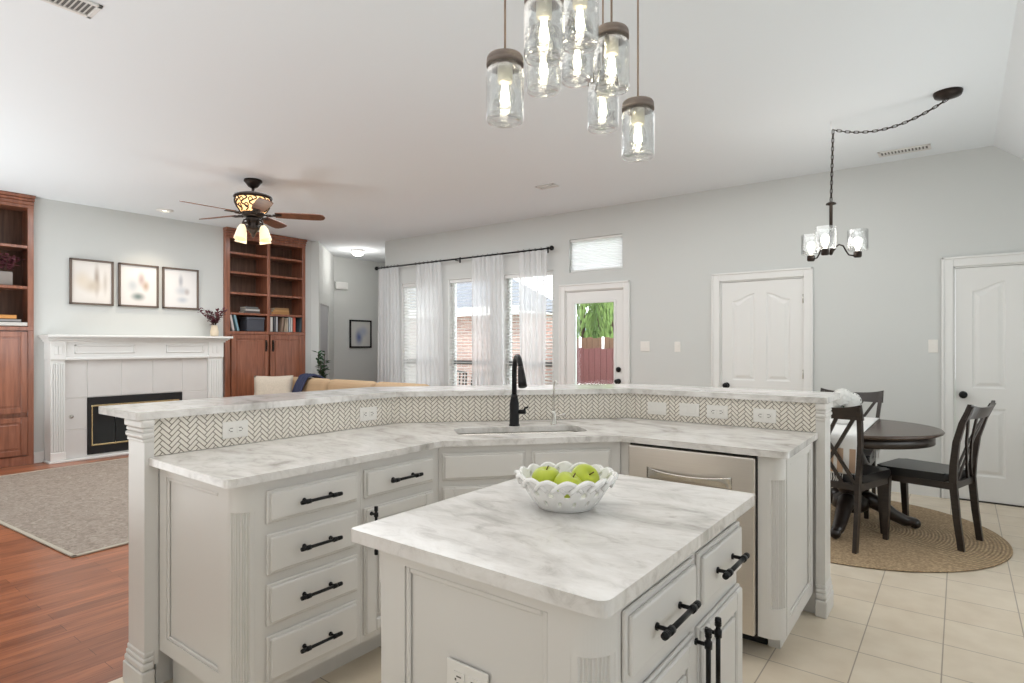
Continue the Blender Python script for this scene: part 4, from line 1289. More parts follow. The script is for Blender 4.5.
vent(-3.484, 5.234, .22, .12, 0, 'small white vent in the ceiling over the middle of the room', 5)
vent(-.385, 6.12, .38, .15, 0, 'white slotted vent in the ceiling near the right end of the long wall', 13)
vent(-3.47, .96, .34, .17, PI / 2, 'white louvered vent in the ceiling corner at the left edge above the camera', 14)
r = thing('recessed_downlight', 'white recessed spotlight in the ceiling over the three framed prints', 'downlight', (-7.9, 3.3, H - .01))
MB().lathe([(.055, H - .02), (.09, H - .012), (.095, H - .0005), (.055, H - .0005)], -7.9, 3.3, 28, cap=False).build('trim_ring', M['trim'], r)
MB().lathe([(0, H - .002), (.055, H - .002), (.055, H - .0005), (0, H - .0005)], -7.9, 3.3, 24).build('lens', mat('lit_lens', (1, .95, .85), .4, emit=(1, .92, .78), es=4), r)
r = thing('flush_ceiling_light', 'round white dome light on the ceiling at the hall opening', 'ceiling light', (-8.5, 6.747, H - .11))
MB().lathe([(0, H - .0005), (.115, H - .0005), (.12, H - .02), (.108, H - .032), (0, H - .032)], -8.5, 6.747, 28).build('base_ring', M['trim'], r)
MB().lathe([(.107, H - .03), (.104, H - .06), (.08, H - .09), (.04, H - .106), (0.0001, H - .11)], -8.5, 6.747, 28, cap=False).build('glass_dome', mat('lit_dome', (1, .97, .92), .4, emit=(1, .95, .86), es=2.5), r)

# ------------------------------------------------------------------ living room
# fireplace
r = thing('fireplace', 'white painted fireplace with fluted legs and pale tile around a black firebox', 'fireplace', (-8.1, 3.05, 0))
XF = -7.85
mb = MB(); mb.box(FX + .001, XF - .012, 2.16, 2.462, 0.03, 1.20); mb.box(FX + .001, XF - .012, 3.484, 3.93, 0.03, 1.20); mb.box(FX + .001, XF - .012, 2.462, 3.484, .748, 1.20); mb.box(FX + .001, XF - .012, 2.462, 3.484, .03, .06)
mb.build('tile_grout', M['tgrout'], r)
mb = MB()
cols = [2.245, 2.462, 2.80, 3.14, 3.484, 3.80]
def ftile(y0, y1, z0, z1):
    mb.box(XF - .014, XF - .006, y0 + .003, y1 - .003, z0 + .003, z1 - .003, .002)
for z0, z1 in ((.03, .40), (.40, .75), (.75, 1.18)):
    ftile(2.245, 2.462, z0, z1); ftile(3.484, 3.80, z0, z1)
for y0, y1 in zip([2.462, 2.80, 3.14], [2.80, 3.14, 3.484]):
    ftile(y0, y1, .75, 1.18)
mb.build('tile_surround', M['firebrickw'], r)
mb = MB(); mb.box(FX + .001, XF + .06, 2.095, 4.0, 0, .03, .004); mb.build('hearth_slab', M['trim'], r)
for y0, y1 in ((2.115, 2.248), (3.80, 3.985)):
    mb = MB(); mb.box(FX + .001, XF + .02, y0, y1, .03, 1.18)
    w_ = y1 - y0; nf = 5
    for k in range(nf + 1):
        a = y0 + .012 + (w_ - .024) * k / nf
        mb.box(XF + .02, XF + .032, a - .006, a + .006, .17, 1.14, .003)
    mb.box(XF + .02, XF + .035, y0 - .004, y1 + .004, .03, .16, .004)
    mb.build('fluted_leg', M['trim'], r)
    mb = MB(); mb.box(FX + .001, XF + .045, y0 - .006, y1 + .006, 1.18, 1.40, .004)
    for t in (.32, .62):
        c = y0 + w_ * t; mb.box(XF + .045, XF + .052, c - .018, c + .018, 1.235, 1.325, .003)
    mb.build('corner_block', M['trim'], r)
mb = MB(); mb.box(FX + .001, XF + .03, 2.248, 3.80, 1.18, 1.40); mb.box(XF + .03, XF + .05, 2.24, 3.81, 1.175, 1.205, .006, 2)
for y0, y1 in ((2.33, 2.93), (3.28, 3.74)):
    for q in ((y0, y1, 1.325, 1.345), (y0, y1, 1.245, 1.262), (y0, y0 + .018, 1.245, 1.345), (y1 - .018, y1, 1.245, 1.345)):
        mb.box(XF + .03, XF + .040, *q, .004)
mb.build('frieze', M['trim'], r)
mb = MB()
for (dz0, dz1, e) in ((1.375, 1.395, .055), (1.395, 1.412, .085), (1.412, 1.425, .11)):
    mb.box(FX + .001, XF + e, 2.115 - e * .4, 3.985 + e * .55, dz0, dz1, .006, 2)
mb.box(FX + .001, XF + .15, 2.115 - .055, 3.985 + .085, 1.425, 1.452, .007, 2)
mb.build('mantel_shelf', M['trim'], r)
mb = MB(); mb.box(XF - .012, XF + .004, 2.464, 3.482, .655, .746); mb.box(XF - .012, XF + .004, 2.464, 3.482, .062, .20); mb.box(XF - .012, XF + .004, 2.464, 2.50, .20, .655); mb.box(XF - .012, XF + .004, 3.446, 3.482, .20, .655); mb.box(XF - .4, XF - .012, 2.47, 3.476, .062, .09); mb.build('firebox', M['dark'], r)
mb = MB()
mb.box(XF + .002, XF + .012, 2.50, 3.446, .640, .660, .003); mb.box(XF + .002, XF + .012, 2.50, 3.446, .195, .215, .003); mb.box(XF, XF + .008, 2.500, 2.512, .21, .645); mb.box(XF, XF + .008, 3.434, 3.446, .21, .645)
mb.build('brass_trim', M['brass'], r)
for y0, y1 in ((2.51, 2.74), (2.745, 2.97), (2.975, 3.20), (3.205, 3.436)):
    MB().box(XF - .006, XF - .002, y0, y1, .21, .645).build('glass_door', M['fireglass'], r)
r2 = MB(Matrix.Translation((XF - .006, 2.312, .545)) @ Matrix.Rotation(PI / 2, 4, 'Y')); r2.lathe([(0, 0), (.022, 0), (.020, .01), (.008, .014), (.008, .022), (0, .023)], n=16)
r2.build('gas_key_plate', M['chrome'], r)

k_ = 1.045
for o in r.children:
    for v in o.data.vertices:
        X, Y, Z = v.co + r.location
        X = X if X < -8.36 else X - .35
        Z = Z * .1487 / .2 if Z < .2 else 1.34 - (1.34 - Z) * k_
        v.co = Vector((X, Y * k_, Z)) - r.location
r.location.y = 3.05


# bookcases
def bookcase(y0, y1, label, cols, zsh, ledge, doors, vis_left=True):
    XFt, XBk = -8.345, -8.705
    r = thing('bookcase', label, 'bookcase', ((XFt + XBk) / 2, (y0 + y1) / 2, 0))
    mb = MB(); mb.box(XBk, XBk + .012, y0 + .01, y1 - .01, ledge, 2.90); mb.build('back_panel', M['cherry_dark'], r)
    mb = MB()
    mb.box(XBk, XFt - .02, y0, y0 + .02, .0, 2.96); mb.box(XBk, XFt - .02, y1 - .02, y1, .0, 2.96)
    for c in cols[1:-1]:
        mb.box(XBk + .012, XFt - .02, c - .01, c + .01, ledge, 2.90)
    mb.box(XBk, XFt - .021, y0 + .02, y1 - .02, 2.885, 2.908); mb.box(XBk, XFt - .03, y0 + .02, y1 - .02, .04, ledge - .04)
    mb.build('case', M['cherry'], r)
    mb = MB(); st = .055
    mb.box(XFt - .02, XFt, y0, y0 + st + .02, 0, 2.93, .003); mb.box(XFt - .02, XFt, y1 - st, y1, 0, 2.93, .003)
    for c in cols[1:-1]:
        mb.box(XFt - .02, XFt, c - .025, c + .025, ledge - .03, 2.93, .003)
    mb.box(XFt - .021, XFt + .003, y0 - .001, y1 + .001, 2.875, 2.909, .003); mb.box(XFt - .02, XFt + .006, y0 + .001, y1 - .001, ledge - .045, ledge, .004); mb.box(XFt - .021, XFt + .003, y0 - .001, y1 + .001, 0, .10, .003)
    mb.build('face_frame', M['cherry'], r)
    mb = MB()
    for (d, z0, z1) in ((.012, 2.91, 2.95), (.026, 2.951, 2.98), (.045, 2.981, 3.017)):
        mb.box(XBk + .02, XFt + d, y0 - d * .15, y1 + d * .15, z0, z1, .006, 2)
    mb.build('crown_moulding', M['cherry'], r)
    for a, b in zip(cols, cols[1:]):
        for z in zsh:
            MB().box(XBk + .012, XFt - .008, a + .011, b - .011, z - .032, z, .004).build('shelf', M['cherry'], r)
    for (a, b, z0, z1, hy) in doors:
        mb = MB(); s = .06
        mb.box(XFt, XFt + .010, a, b, z0, z1, .003)
        for q in ((a, a + s, z0, z1), (b - s, b, z0, z1), (a + s, b - s, z0, z0 + s), (a + s, b - s, z1 - s, z1)):
            mb.box(XFt + .008, XFt + .022, *q, .004)
        mb.box(XFt + .008, XFt + .019, a + s + .02, b - s - .02, z0 + s + .02, z1 - s - .02, .010, 2)
        d = mb.build('door', M['cherry'], r)
        if hy is not None:
            mb = MB(); zc = z1 - .16
            mb.tube([(XFt + .022, hy, zc + .07), (XFt + .045, hy, zc + .055), (XFt + .048, hy, zc), (XFt + .045, hy, zc - .055), (XFt + .022, hy, zc - .07)], .007, 8)
            mb.box(XFt + .020, XFt + .026, hy - .018, hy + .018, zc - .085, zc + .085, .004)
            mb.build('pull', M['bronze'], d)
    return r


bookcase(4.287, 5.588, 'tall cherry wood bookcase right of the fireplace with two columns of shelves', [4.287 + .02, 4.958, 5.588 - .02], [1.811, 2.107, 2.404, 2.686], 1.54,
         [(4.372, 4.941, .112, 1.488, 4.903), (4.975, 5.528, .112, 1.488, 5.013)])
bookcase(.80, 2.103, 'tall cherry wood bookcase cut by the left picture edge', [.82, 1.46, 2.083], [2.0, 2.455], 1.545,
         [(.88, 1.45, .583, 1.488, None), (1.48, 2.042, .583, 1.488, None), (.88, 1.45, .112, .537, None), (1.48, 2.042, .112, .537, None)])


def book(loc, t, h, d, color, label, lean=0., flat=False, group=None, turn=0.):
    """upright: thickness along Y, height up, depth along X; flat: lying with its spine to the room"""
    loc = (loc[0], loc[1] * 1.0233, 1.34 + (loc[2] - 1.34) * 1.0233 + (.0035 if loc[2] < 1.7 else 0))
    r = thing('book', label, 'book', loc, group)
    T = Matrix.Translation(loc) @ Matrix.Rotation(turn, 4, 'Z') @ Matrix.Rotation(lean, 4, 'X')
    m = cmat(color)
    mb = MB(T); pg = MB(T)
    if flat:
        mb.box(-d / 2, d / 2, -h / 2, h / 2, 0, .003); mb.box(-d / 2, d / 2, -h / 2, h / 2, t - .003, t); mb.box(d / 2 - .004, d / 2, -h / 2, h / 2, 0, t)
        pg.box(-d / 2 + .004, d / 2 - .004, -h / 2 + .004, h / 2 - .004, .003, t - .003)
    else:
        mb.box(-d / 2, d / 2, -t / 2, -t / 2 + .003, 0, h); mb.box(-d / 2, d / 2, t / 2 - .003, t / 2, 0, h); mb.box(d / 2 - .004, d / 2, -t / 2, t / 2, 0, h)
        pg.box(-d / 2 + .004, d / 2 - .004, -t / 2 + .003, t / 2 - .003, .003, h - .005)
    mb.build('cover', m, r); pg.build('page_block', M['pages'], r)


XB_ = -8.455
# left column of the right bookcase, on the ledge
book((XB_, 4.325, 1.537), .035, .245, .17, (.62, .56, .54), 'pale book leaning at the left end of the bookcase ledge', lean=.20, group='books on the bookcase ledge')
book((XB_, 4.395, 1.537), .035, .25, .17, (.22, .38, .45), 'blue-green book leaning against the pale one on the bookcase ledge', lean=.24, group='books on the bookcase ledge')
r = thing('storage_box', 'dark grey-blue storage box on the left of the bookcase ledge', 'box', (-8.49, 4.77, 1.5415))
MB().box(-8.60, -8.385, 4.636, 4.912, 1.5415, 1.72, .012, 2).build('body', mat('slate_box', (.075, .08, .10), .7), r); MB().box(-8.605, -8.38, 4.631, 4.917, 1.72, 1.755, .008, 2).build('lid', mat('slate_box_lid', (.10, .105, .13), .7), r)
for k, (c, t) in enumerate((((.10, .09, .09), .03), ((.60, .57, .54), .028), ((.16, .17, .17), .032))):
    book((XB_, 4.60 + .012 * (k == 1), 1.802 + (0, .031, .060)[k]), t, .24 - .02 * k, .16, c, ['black book at the bottom of the flat stack above the storage box', 'white book in the middle of the flat stack above the storage box', 'dark grey book on top of the flat stack above the storage box'][k], flat=True, group='flat books on the shelf')
for k, (c, t, z) in enumerate((((.46, .24, .09), .035, 0), ((.52, .30, .12), .032, .036), ((.40, .22, .10), .028, .069))):
    book((XB_, 5.05 + .01 * k, 1.802 + z), t, .30 - .03 * k, .17, c, ['orange-brown book at the bottom of the tan stack in the right column', 'bright tan book in the middle of the tan stack in the right column', 'brown book on top of the tan stack in the right column'][k], flat=True, group='tan books on the shelf')
ub = [(4.905, .04, .22, (.72, .70, .66), 'white book at the left end of the right-column book row'), (4.955, .035, .235, (.10, .10, .11), 'black book beside the white one in the right-column book row'), (4.992, .03, .23, (.55, .56, .58), 'grey book after the black one in the right-column book row'),
      (5.07, .04, .22, (.28, .20, .15), 'brown book leaning in the middle of the right-column book row'), (5.125, .035, .21, (.46, .36, .27), 'tan book right of the leaning brown one'), (5.165, .03, .215, (.60, .52, .42), 'beige book between tan and pale blue in the book row'), (5.205, .03, .235, (.48, .55, .60), 'pale blue book left of the red ones in the row'), (5.24, .028, .225, (.68, .66, .62), 'off-white book just left of the red one in the row'),
      (5.285, .045, .235, (.55, .11, .07), 'red book in the right-column book row'), (5.385, .04, .23, (.07, .10, .12), 'dark book leaning at the right end of the book row')]
for (y, t, h, c, lb) in ub:
    book((XB_, y, 1.537), t, h, .16, c, lb, lean=(-.14 if 'leaning' in lb else 0), group='books on the bookcase ledge')
for k, (c, t, h) in enumerate((((.68, .66, .63), .045, .42), ((.30, .29, .29), .030, .34), ((.62, .29, .09), .045, .30))):
    book((XB_, 1.80 - .02 * k, 1.542 + (0, .046, .077)[k]), t, h, .20, c, ['large white book at the bottom of the stack in the left bookcase', 'grey book in the middle of the stack in the left bookcase', 'orange book on top of the stack in the left bookcase'][k], flat=True, group='stack in the left bookcase')


def leaf_mesh(mb, p, d, L_, w_, up=Vector((0, 0, 1))):
    d = d.normalized(); s = d.cross(up)
    s = s.normalized() if s.length > 1e-4 else Vector((1, 0, 0)); n = s.cross(d)
    a, b, c = p, p + d * L_ * .5 + n * w_ * .15, p + d * L_
    mb._add([a, b + s * w_ * .5, c, b - s * w_ * .5, b - n * w_ * .25], [(0, 1, 4), (1, 2, 4), (2, 3, 4), (3, 0, 4)], True)


def spray(parent, base, n, hgt, spread, m, nleaf, ll, lw, bname='stems', lname='leaves', rnd=1):
    rg = random.Random(rnd); st = MB(); lf = MB()
    for k in range(n):
        a = 2 * PI * k / n + rg.uniform(-.3, .3); sp = spread * rg.uniform(.35, 1); hh = hgt * rg.uniform(.6, 1)
        P = [Vector(base) + Vector((math.cos(a) * sp * t ** 1.3, math.sin(a) * sp * t ** 1.3, hh * t)) for t in (0, .25, .5, .75, 1)]
        st.tube(P, [.0035, .003, .0025, .002, .001], 5)
        for j in range(nleaf):
            t = .25 + .75 * (j + rg.random()) / nleaf; i = min(3, int(t * 4)); q = P[i].lerp(P[i + 1], t * 4 - i)
            d = Vector((rg.uniform(-1, 1), rg.uniform(-1, 1), rg.uniform(-.2, .9))); leaf_mesh(lf, q, d, ll * rg.uniform(.7, 1.2), lw)
    st.build(bname, M['branch'], parent); o = lf.build(lname, m, parent, fix=False); return o


r = thing('vase_of_stems', 'cream vase of burgundy stems on the right end of the mantel', 'vase', (-8.22, 4.075, 1.458))
MB().lathe([(0, 1.4585), (.040, 1.4585), (.052, 1.47), (.055, 1.52), (.044, 1.575), (.036, 1.60), (.040, 1.612), (.033, 1.610), (.030, 1.58), (0, 1.57)], -8.22, 4.075, 20, cap=False).build('vase', M['vase'], r)
spray(r, (-8.22, 4.075, 1.58), 13, .27, .21, M['burg'], 11, .065, .038, rnd=3)
r = thing('potted_plant', 'grey pot of burgundy leaves in the left bookcase above the books', 'plant', (-8.46, 1.86, 2.0005))
mb = MB(); mb.prism([(-8.52, 1.795), (-8.39, 1.795), (-8.39, 1.925), (-8.52, 1.925)], 2.0005, 2.152, .008); mb.build('pot', M['pot'], r)
spray(r, (-8.42, 1.86, 2.13), 16, .22, .17, M['burg'], 10, .06, .036, rnd=5)

# framed prints
arts = [((.80, .76, .72), [(.05, .03, .035, .20, (.40, .33, .28)), (.0, -.04, .12, .10, (.62, .54, .45)), (.14, 0, .03, .16, (.60, .55, .50)), (-.10, .02, .10, .12, (.74, .66, .56))], 'left framed print over the mantel with a pale standing figure'),
        ((.80, .77, .75), [(-.01, -.14, .09, .06, (.20, .25, .24)), (.03, .08, .05, .10, (.52, .40, .38)), (-.07, 0, .08, .10, (.55, .58, .60)), (.08, .0, .05, .08, (.50, .38, .30))], 'middle framed print over the mantel with a dark low patch'),
        ((.79, .78, .78), [(0, .10, .035, .10, (.45, .46, .50)), (.02, -.03, .10, .07, (.58, .60, .64)), (.02, -.15, .08, .05, (.55, .58, .63)), (.08, -.04, .04, .05, (.52, .48, .48))], 'right framed print over the mantel with soft blue-grey shapes')]
for k, (y0, y1) in enumerate(((2.447, 2.902), (2.957, 3.419), (3.468, 3.930))):
    bg, bl_, lb = arts[k]; cy = (y0 + y1) / 2; cz = 2.097; hh = .273
    r = thing('framed_print', lb, 'picture', (FX, cy, cz - hh), 'three framed prints over the mantel')
    mb = MB()
    for q in ((y0, y0 + .022, cz - hh, cz + hh), (y1 - .022, y1, cz - hh, cz + hh), (y0, y1, cz - hh, cz - hh + .022), (y0, y1, cz + hh - .022, cz + hh)):
        mb.box(FX + .002, FX + .035, *q, .003)
    mb.build('frame', M['frame'], r)
    me = MB().box(FX + .004, FX + .016, y0 + .015, y1 - .015, cz - hh + .015, cz + hh - .015)
    o = me.build('print', art('print_%d' % k, bg, bl_), r)
    for v in o.data.vertices:
        v.co -= Vector((0, 0, hh))
    o.location = (0, 0, hh)
# hall wall: print, chime box
hx = -9.45
r = thing('framed_print', 'small black framed blue print on the grey hall wall', 'picture', (hx, 7.56, 1.29))
y0, y1, z0, z1 = 7.29, 7.82, 1.285, 1.83
mb = MB()
for q in ((y0, y0 + .03, z0, z1), (y1 - .03, y1, z0, z1), (y0, y1, z0, z0 + .03), (y0, y1, z1 - .03, z1)):
    mb.box(hx + .002, hx + .03, *q, .003)
mb.build('frame', M['black'], r)
o = MB().box(hx + .004, hx + .014, y0 + .02, y1 - .02, z0 + .02, z1 - .02).build('print', art('print_hall', (.60, .60, .58), [(-.04, -.06, .10, .17, (.14, .18, .36)), (.06, .05, .12, .12, (.40, .44, .55))]), r)
for v in o.data.vertices:
    v.co -= Vector((0, -.005, .268))
o.location = (0, -.005, .268)
r = thing('door_chime', 'small white chime box high on the grey hall wall', 'chime', (hx, 7.09, 2.40))
MB().box(hx + .001, hx + .05, 6.95, 7.23, 2.40, 2.54, .012, 2).build('cover', M['trim'], r); MB().box(hx + .05, hx + .054, 6.99, 7.19, 2.42, 2.44, .002).build('grille', M['vent'], r)

# plant by the hall
px, py = -8.02, 5.66
r = thing('potted_plant', 'leafy green plant standing by the bookcase and the hall corner', 'plant', (px, py, 0))
MB().lathe([(0, .001), (.13, .001), (.15, .02), (.18, .34), (.165, .345), (.16, .30), (0, .29)], px, py, 24, cap=False).build('pot', M['pot'], r)
st = MB(); lf = MB(); rg = random.Random(11)
for k in range(5):
    a = 2 * PI * k / 5 + .4; P = [Vector((px + math.cos(a) * .055 * t, py + math.sin(a) * .055 * t, .30 + .92 * t * (1 - .12 * (k % 3)))) for t in (0, .3, .6, 1)]
    st.tube(P, [.009, .008, .006, .004], 6)
    for j in range(26):
        t = .35 + .65 * j / 25; i = min(2, int(t * 3)); q = P[i].lerp(P[i + 1], min(1, t * 3 - i)); leaf_mesh(lf, q, Vector((rg.uniform(-1, 1), rg.uniform(-1, 1), rg.uniform(-.1, .8))), .11, .062)
st.build('stems', M['branch'], r); lf.build('leaves', M['green'], r, fix=False)

# rugs
r = thing('area_rug', 'faded taupe oriental rug on the plank floor before the fireplace', 'rug', (-6.0, 2.7, 0))
T = frame_at(-4.47, 1.335, math.radians(3.5))
mb = MB(T); mb.box(-3.26, 0, 0, 2.7, .001, .010); mb.build('woven_field', M['rug'], r)
mb = MB(T)
for q in ((-3.28, .02, -.02, 0.008), (-3.28, .02, 2.692, 2.72), (-3.28, -3.252, -.02, 2.72), (-.008, .02, -.02, 2.72)):
    mb.box(*q, .001, .012, .003)
mb.build('binding', M['rugedge'], r)

# sofa facing the camera under the windows
sx0, sx1, syb, syf = -7.98, -4.75, 5.18, 4.25
r = thing('sofa', 'tan fabric sofa with plump back cushions seen over the bar', 'sofa', ((sx0 + sx1) / 2, 4.7, 0))
T = frame_at(0, 0, 0)
MB().box(sx0, sx1, syf, syb, .10, .30, .03, 2).build('base', M['sofa'], r)
MB().box(sx0, sx1, syb - .16, syb, .28, .80, .05, 3).build('back_frame', M['sofa'], r)
for a, b in ((sx0, sx0 + .20), (sx1 - .20, sx1)):
    mb = MB(); mb.box(a, b, syf, syb - .1, .28, .62, .06, 3); mb.build('arm', M['sofa'], r)
n = 3; W_ = (sx1 - sx0 - .40) / n
for k in range(n):
    a = sx0 + .20 + W_ * k
    mb = MB(); mb.box(a + .006, a + W_ - .006, syf - .02, syb - .20, .30, .47, .05, 3); mb.build('seat_cushion', M['sofa'], r)
    mb = MB(Matrix.Translation((a + W_ / 2, syb - .22, .67)) @ Matrix.Rotation(-.14, 4, 'X')); mb.box(-W_ / 2 + .008, W_ / 2 - .008, -.10, .10, -.20, .21, .085, 4)
    o = mb.build('back_cushion', M['sofa'], r)
for x in (sx0 + .08, sx1 - .08):
    for y in (syf + .08, syb - .08):
        MB().lathe([(.02, .0), (.03, .10)], x, y, 10).build('foot', M['espresso'], r)


def pillow(name, loc, w_, h_, th, rot, tilt, m, label, cat='cushion'):
    T = Matrix.Translation(loc) @ Matrix.Rotation(rot, 4, 'Z') @ Matrix.Rotation(tilt, 4, 'X')
    mb = MB(T); n = 14
    for s in (-1, 1):
        def fn(u, v):
            x = (2 * u - 1); z = (2 * v - 1)
            k = max(0, (1 - x ** 4) * (1 - z ** 4)) ** .6
            pin = 1 - .06 * (1 - abs(x)) * (1 if True else 0) * abs(z) - 0
            pin2 = 1 - .06 * (1 - abs(z)) * abs(x)
            return (x * w_ / 2 * pin2, s * th / 2 * k, z * h_ / 2 * pin)
        mb.grid(fn, n, n)
    bmesh.ops.remove_doubles(mb.bm, verts=mb.bm.verts[:], dist=.0005)
    o = mb.build(name, m)
    return tag(o, label, cat)


pillow('throw_pillow', (-7.60, 4.58, .70), .52, .44, .15, .85, -.22, M['pillow'], 'oatmeal woven throw pillow at the left end of the sofa')
r = thing('throw_blanket', 'navy throw draped over the sofa back beside the oatmeal pillow', 'blanket', (-7.4, 4.95, .6))
mb = MB()
def drape(u, v):
    P = [(syb - .42, .62), (syb - .35, .80), (syb - .30, .90), (syb - .20, .915), (syb - .05, .86), (syb + .02, .80), (syb + .035, .55)]
    t = v * (len(P) - 1); i = min(int(t), len(P) - 2); f = t - i
    return (-7.45 + .20 * u + .04 * math.sin(3 * v), P[i][0] * (1 - f) + P[i + 1][0] * f, P[i][1] * (1 - f) + P[i + 1][1] * f + .012 * math.sin(u * 17))
mb.grid(drape, 14, 18); o = mb.build('cloth', M['navy'], r); solidify(o, .02, 1, 1)

# ------------------------------------------------------------------ dining corner
RX, RY = -.70, 5.06
r = MB(); r.lathe([(0, .0015), (.965, .0015), (.975, .006), (.968, .011), (0, .012)], RX, RY, 96, cap=False)
o = r.build('braided_rug', M['jute']); tag(o, 'round braided jute rug under the dark dining table', 'rug')

TX, TY, TZ = -.645, 5.005, .75
r = thing('dining_table', 'round dark wood pedestal dining table behind the peninsula', 'table', (TX, TY, .012))
MB().lathe([(0, TZ - .028), (.543, TZ - .028), (.559, TZ - .020), (.565, TZ - .010), (.557, TZ - .001), (.543, TZ), (0, TZ)], TX, TY, 72).build('tabletop', M['tabletop'], r)
MB().lathe([(0, TZ - .0285), (.513, TZ - .0285), (.513, TZ - .092), (.498, TZ - .092), (.498, TZ - .05), (0, TZ - .05)], TX, TY, 64, cap=False).build('apron', M['espresso'], r)
MB().lathe([(.18, TZ - .05), (.18, TZ - .075), (.07, TZ - .10), (.06, TZ - .16), (.085, TZ - .20), (.125, TZ - .30), (.130, TZ - .38), (.10, TZ - .46), (.07, TZ - .50), (.115, TZ - .53), (.12, TZ - .60), (.08, TZ - .63), (0, TZ - .64)], TX, TY, 32).build('pedestal', M['espresso'], r)
for k in range(3):
    a = math.radians(25 + 120 * k); dx, dy = math.cos(a), math.sin(a)
    P = [(.04, .20), (.12, .21), (.20, .17), (.28, .105), (.36, .065), (.43, .060)]
    mb = MB(); mb.tube([(TX + dx * q, TY + dy * q, z) for q, z in P], [.06, .058, .052, .044, .040, .030], 12)
    mb.ball((TX + dx * .425, TY + dy * .425, .050), .037, (1, 1, 1), 14, 8)
    mb.build('foot', M['espresso'], r)


def chair_parts():
    r = thing('dining_chair', 'x', 'chair', (0, 0, 0), None)
    W = M['espresso']
    for s in (-1, 1):
        # rear leg sweeps up into the back upright
        prof = [(-.045, 0, .018), (-.020, .20, .020), (0, .43, .022), (-.006, .55, .021), (-.024, .70, .019), (-.060, .83, .018), (-.105, .935, .016)]
        mb = MB()
        for (y0, z0, h0), (y1, z1, h1) in zip(prof, prof[1:]):
            x0 = s * (.178 + .085 * max(0, z0 - .43)); x1 = s * (.178 + .085 * max(0, z1 - .43)); t = .013
            mb.hexa([(x0 - t, y0 - h0, z0), (x0 + t, y0 - h0, z0), (x0 + t, y0 + h0, z0), (x0 - t, y0 + h0, z0), (x1 - t, y1 - h1, z1), (x1 + t, y1 - h1, z1), (x1 + t, y1 + h1, z1), (x1 - t, y1 + h1, z1)])
        bmesh.ops.remove_doubles(mb.bm, verts=mb.bm.verts[:], dist=.0002)
        o = mb.build('rear_leg', W, r)
        mb = MB()
        fp = [(.405, .0, .015), (.412, .15, .018), (.425, .43, .022)]
        for (y0, z0, h0), (y1, z1, h1) in zip(fp, fp[1:]):
            x = s * .195
            mb.hexa([(x - h0, y0 - h0, z0), (x + h0, y0 - h0, z0), (x + h0, y0 + h0, z0), (x - h0, y0 + h0, z0), (x - h1, y1 - h1, z1), (x + h1, y1 - h1, z1), (x + h1, y1 + h1, z1), (x - h1, y1 + h1, z1)])
        bmesh.ops.remove_doubles(mb.bm, verts=mb.bm.verts[:], dist=.0002)
        mb.build('front_leg', W, r)
    mb = MB()
    mb.box(-.20, .20, .395, .445, .385, .430, .003); mb.box(-.175, .175, -.012, .018, .385, .430, .003)
    for s in (-1, 1):
        mb.hexa([(s * .172, 0, .385), (s * .192, 0, .385), (s * .212, .43, .385), (s * .190, .43, .385), (s * .172, 0, .430), (s * .192, 0, .430), (s * .212, .43, .430), (s * .190, .43, .430)])
    mb.build('seat_rail', W, r)
    mb = MB(); mb.prism(rounded([(-.185, .012), (.185, .012), (.222, .452), (-.222, .452)], [0, 1, 2, 3], .04), .428, .482, .022, 3, smooth=False); mb.build('seat', M['leather'], r)
    # curved top rail with upturned ends
    def yc(z):
        P = [(.43, 0), (.55, -.006), (.70, -.024), (.83, -.060), (.935, -.105)]
        for (z0, y0), (z1, y1) in zip(P, P[1:]):
            if z <= z1:
                return y0 + (y1 - y0) * max(0, (z - z0)) / (z1 - z0)
        return P[-1][1]
    mb = MB(); N = 16; sec = []
    for k in range(N + 1):
        u = -1 + 2 * k / N; x = u * .236; bow = -.030 * (1 - u * u)
        zt = .930 + .022 * abs(u) ** 3 - .006 * (1 - u * u); zb_ = .852
        sec.append([(x, yc(zb_) + bow - .011, zb_), (x, yc(zb_) + bow + .011, zb_), (x, yc(.93) + bow + .010, zt), (x, yc(.93) + bow - .012, zt)])
    v = [p for s_ in sec for p in s_]; f = []
    for k in range(N):
        for j in range(4):
            f.append((k * 4 + j, k * 4 + (j + 1) % 4, (k + 1) * 4 + (j + 1) % 4, (k + 1) * 4 + j))
    f += [(0, 1, 2, 3), (N * 4 + 3, N * 4 + 2, N * 4 + 1, N * 4)]
    mb._add(v, f); mb.build('top_rail', W, r)
    # crossed double splats
    def bow(x, z):
        return yc(z) - .028 * (1 - (x / .2) ** 2) * min(1, max(0, (z - .43) / .4))
    for (xa, xb) in ((-.165, .085), (-.085, .180), (.165, -.085), (.085, -.180)):
        mb = MB(); n = 8; sg = .004 if xa < xb else -.004
        for k in range(n):
            ta, tb = k / n, (k + 1) / n
            x0, x1 = xa + (xb - xa) * ta, xa + (xb - xa) * tb; z0, z1 = .425 + .435 * ta, .425 + .435 * tb
            y0, y1 = bow(x0, z0) + sg, bow(x1, z1) + sg; w2 = .0125; th = .006
            mb.hexa([(x0 - w2, y0 - th, z0), (x0 + w2, y0 - th, z0), (x0 + w2, y0 + th, z0), (x0 - w2, y0 + th, z0), (x1 - w2, y1 - th, z1), (x1 + w2, y1 - th, z1), (x1 + w2, y1 + th, z1), (x1 - w2, y1 + th, z1)])
        mb.build('cross_splat', W, r)
    return r


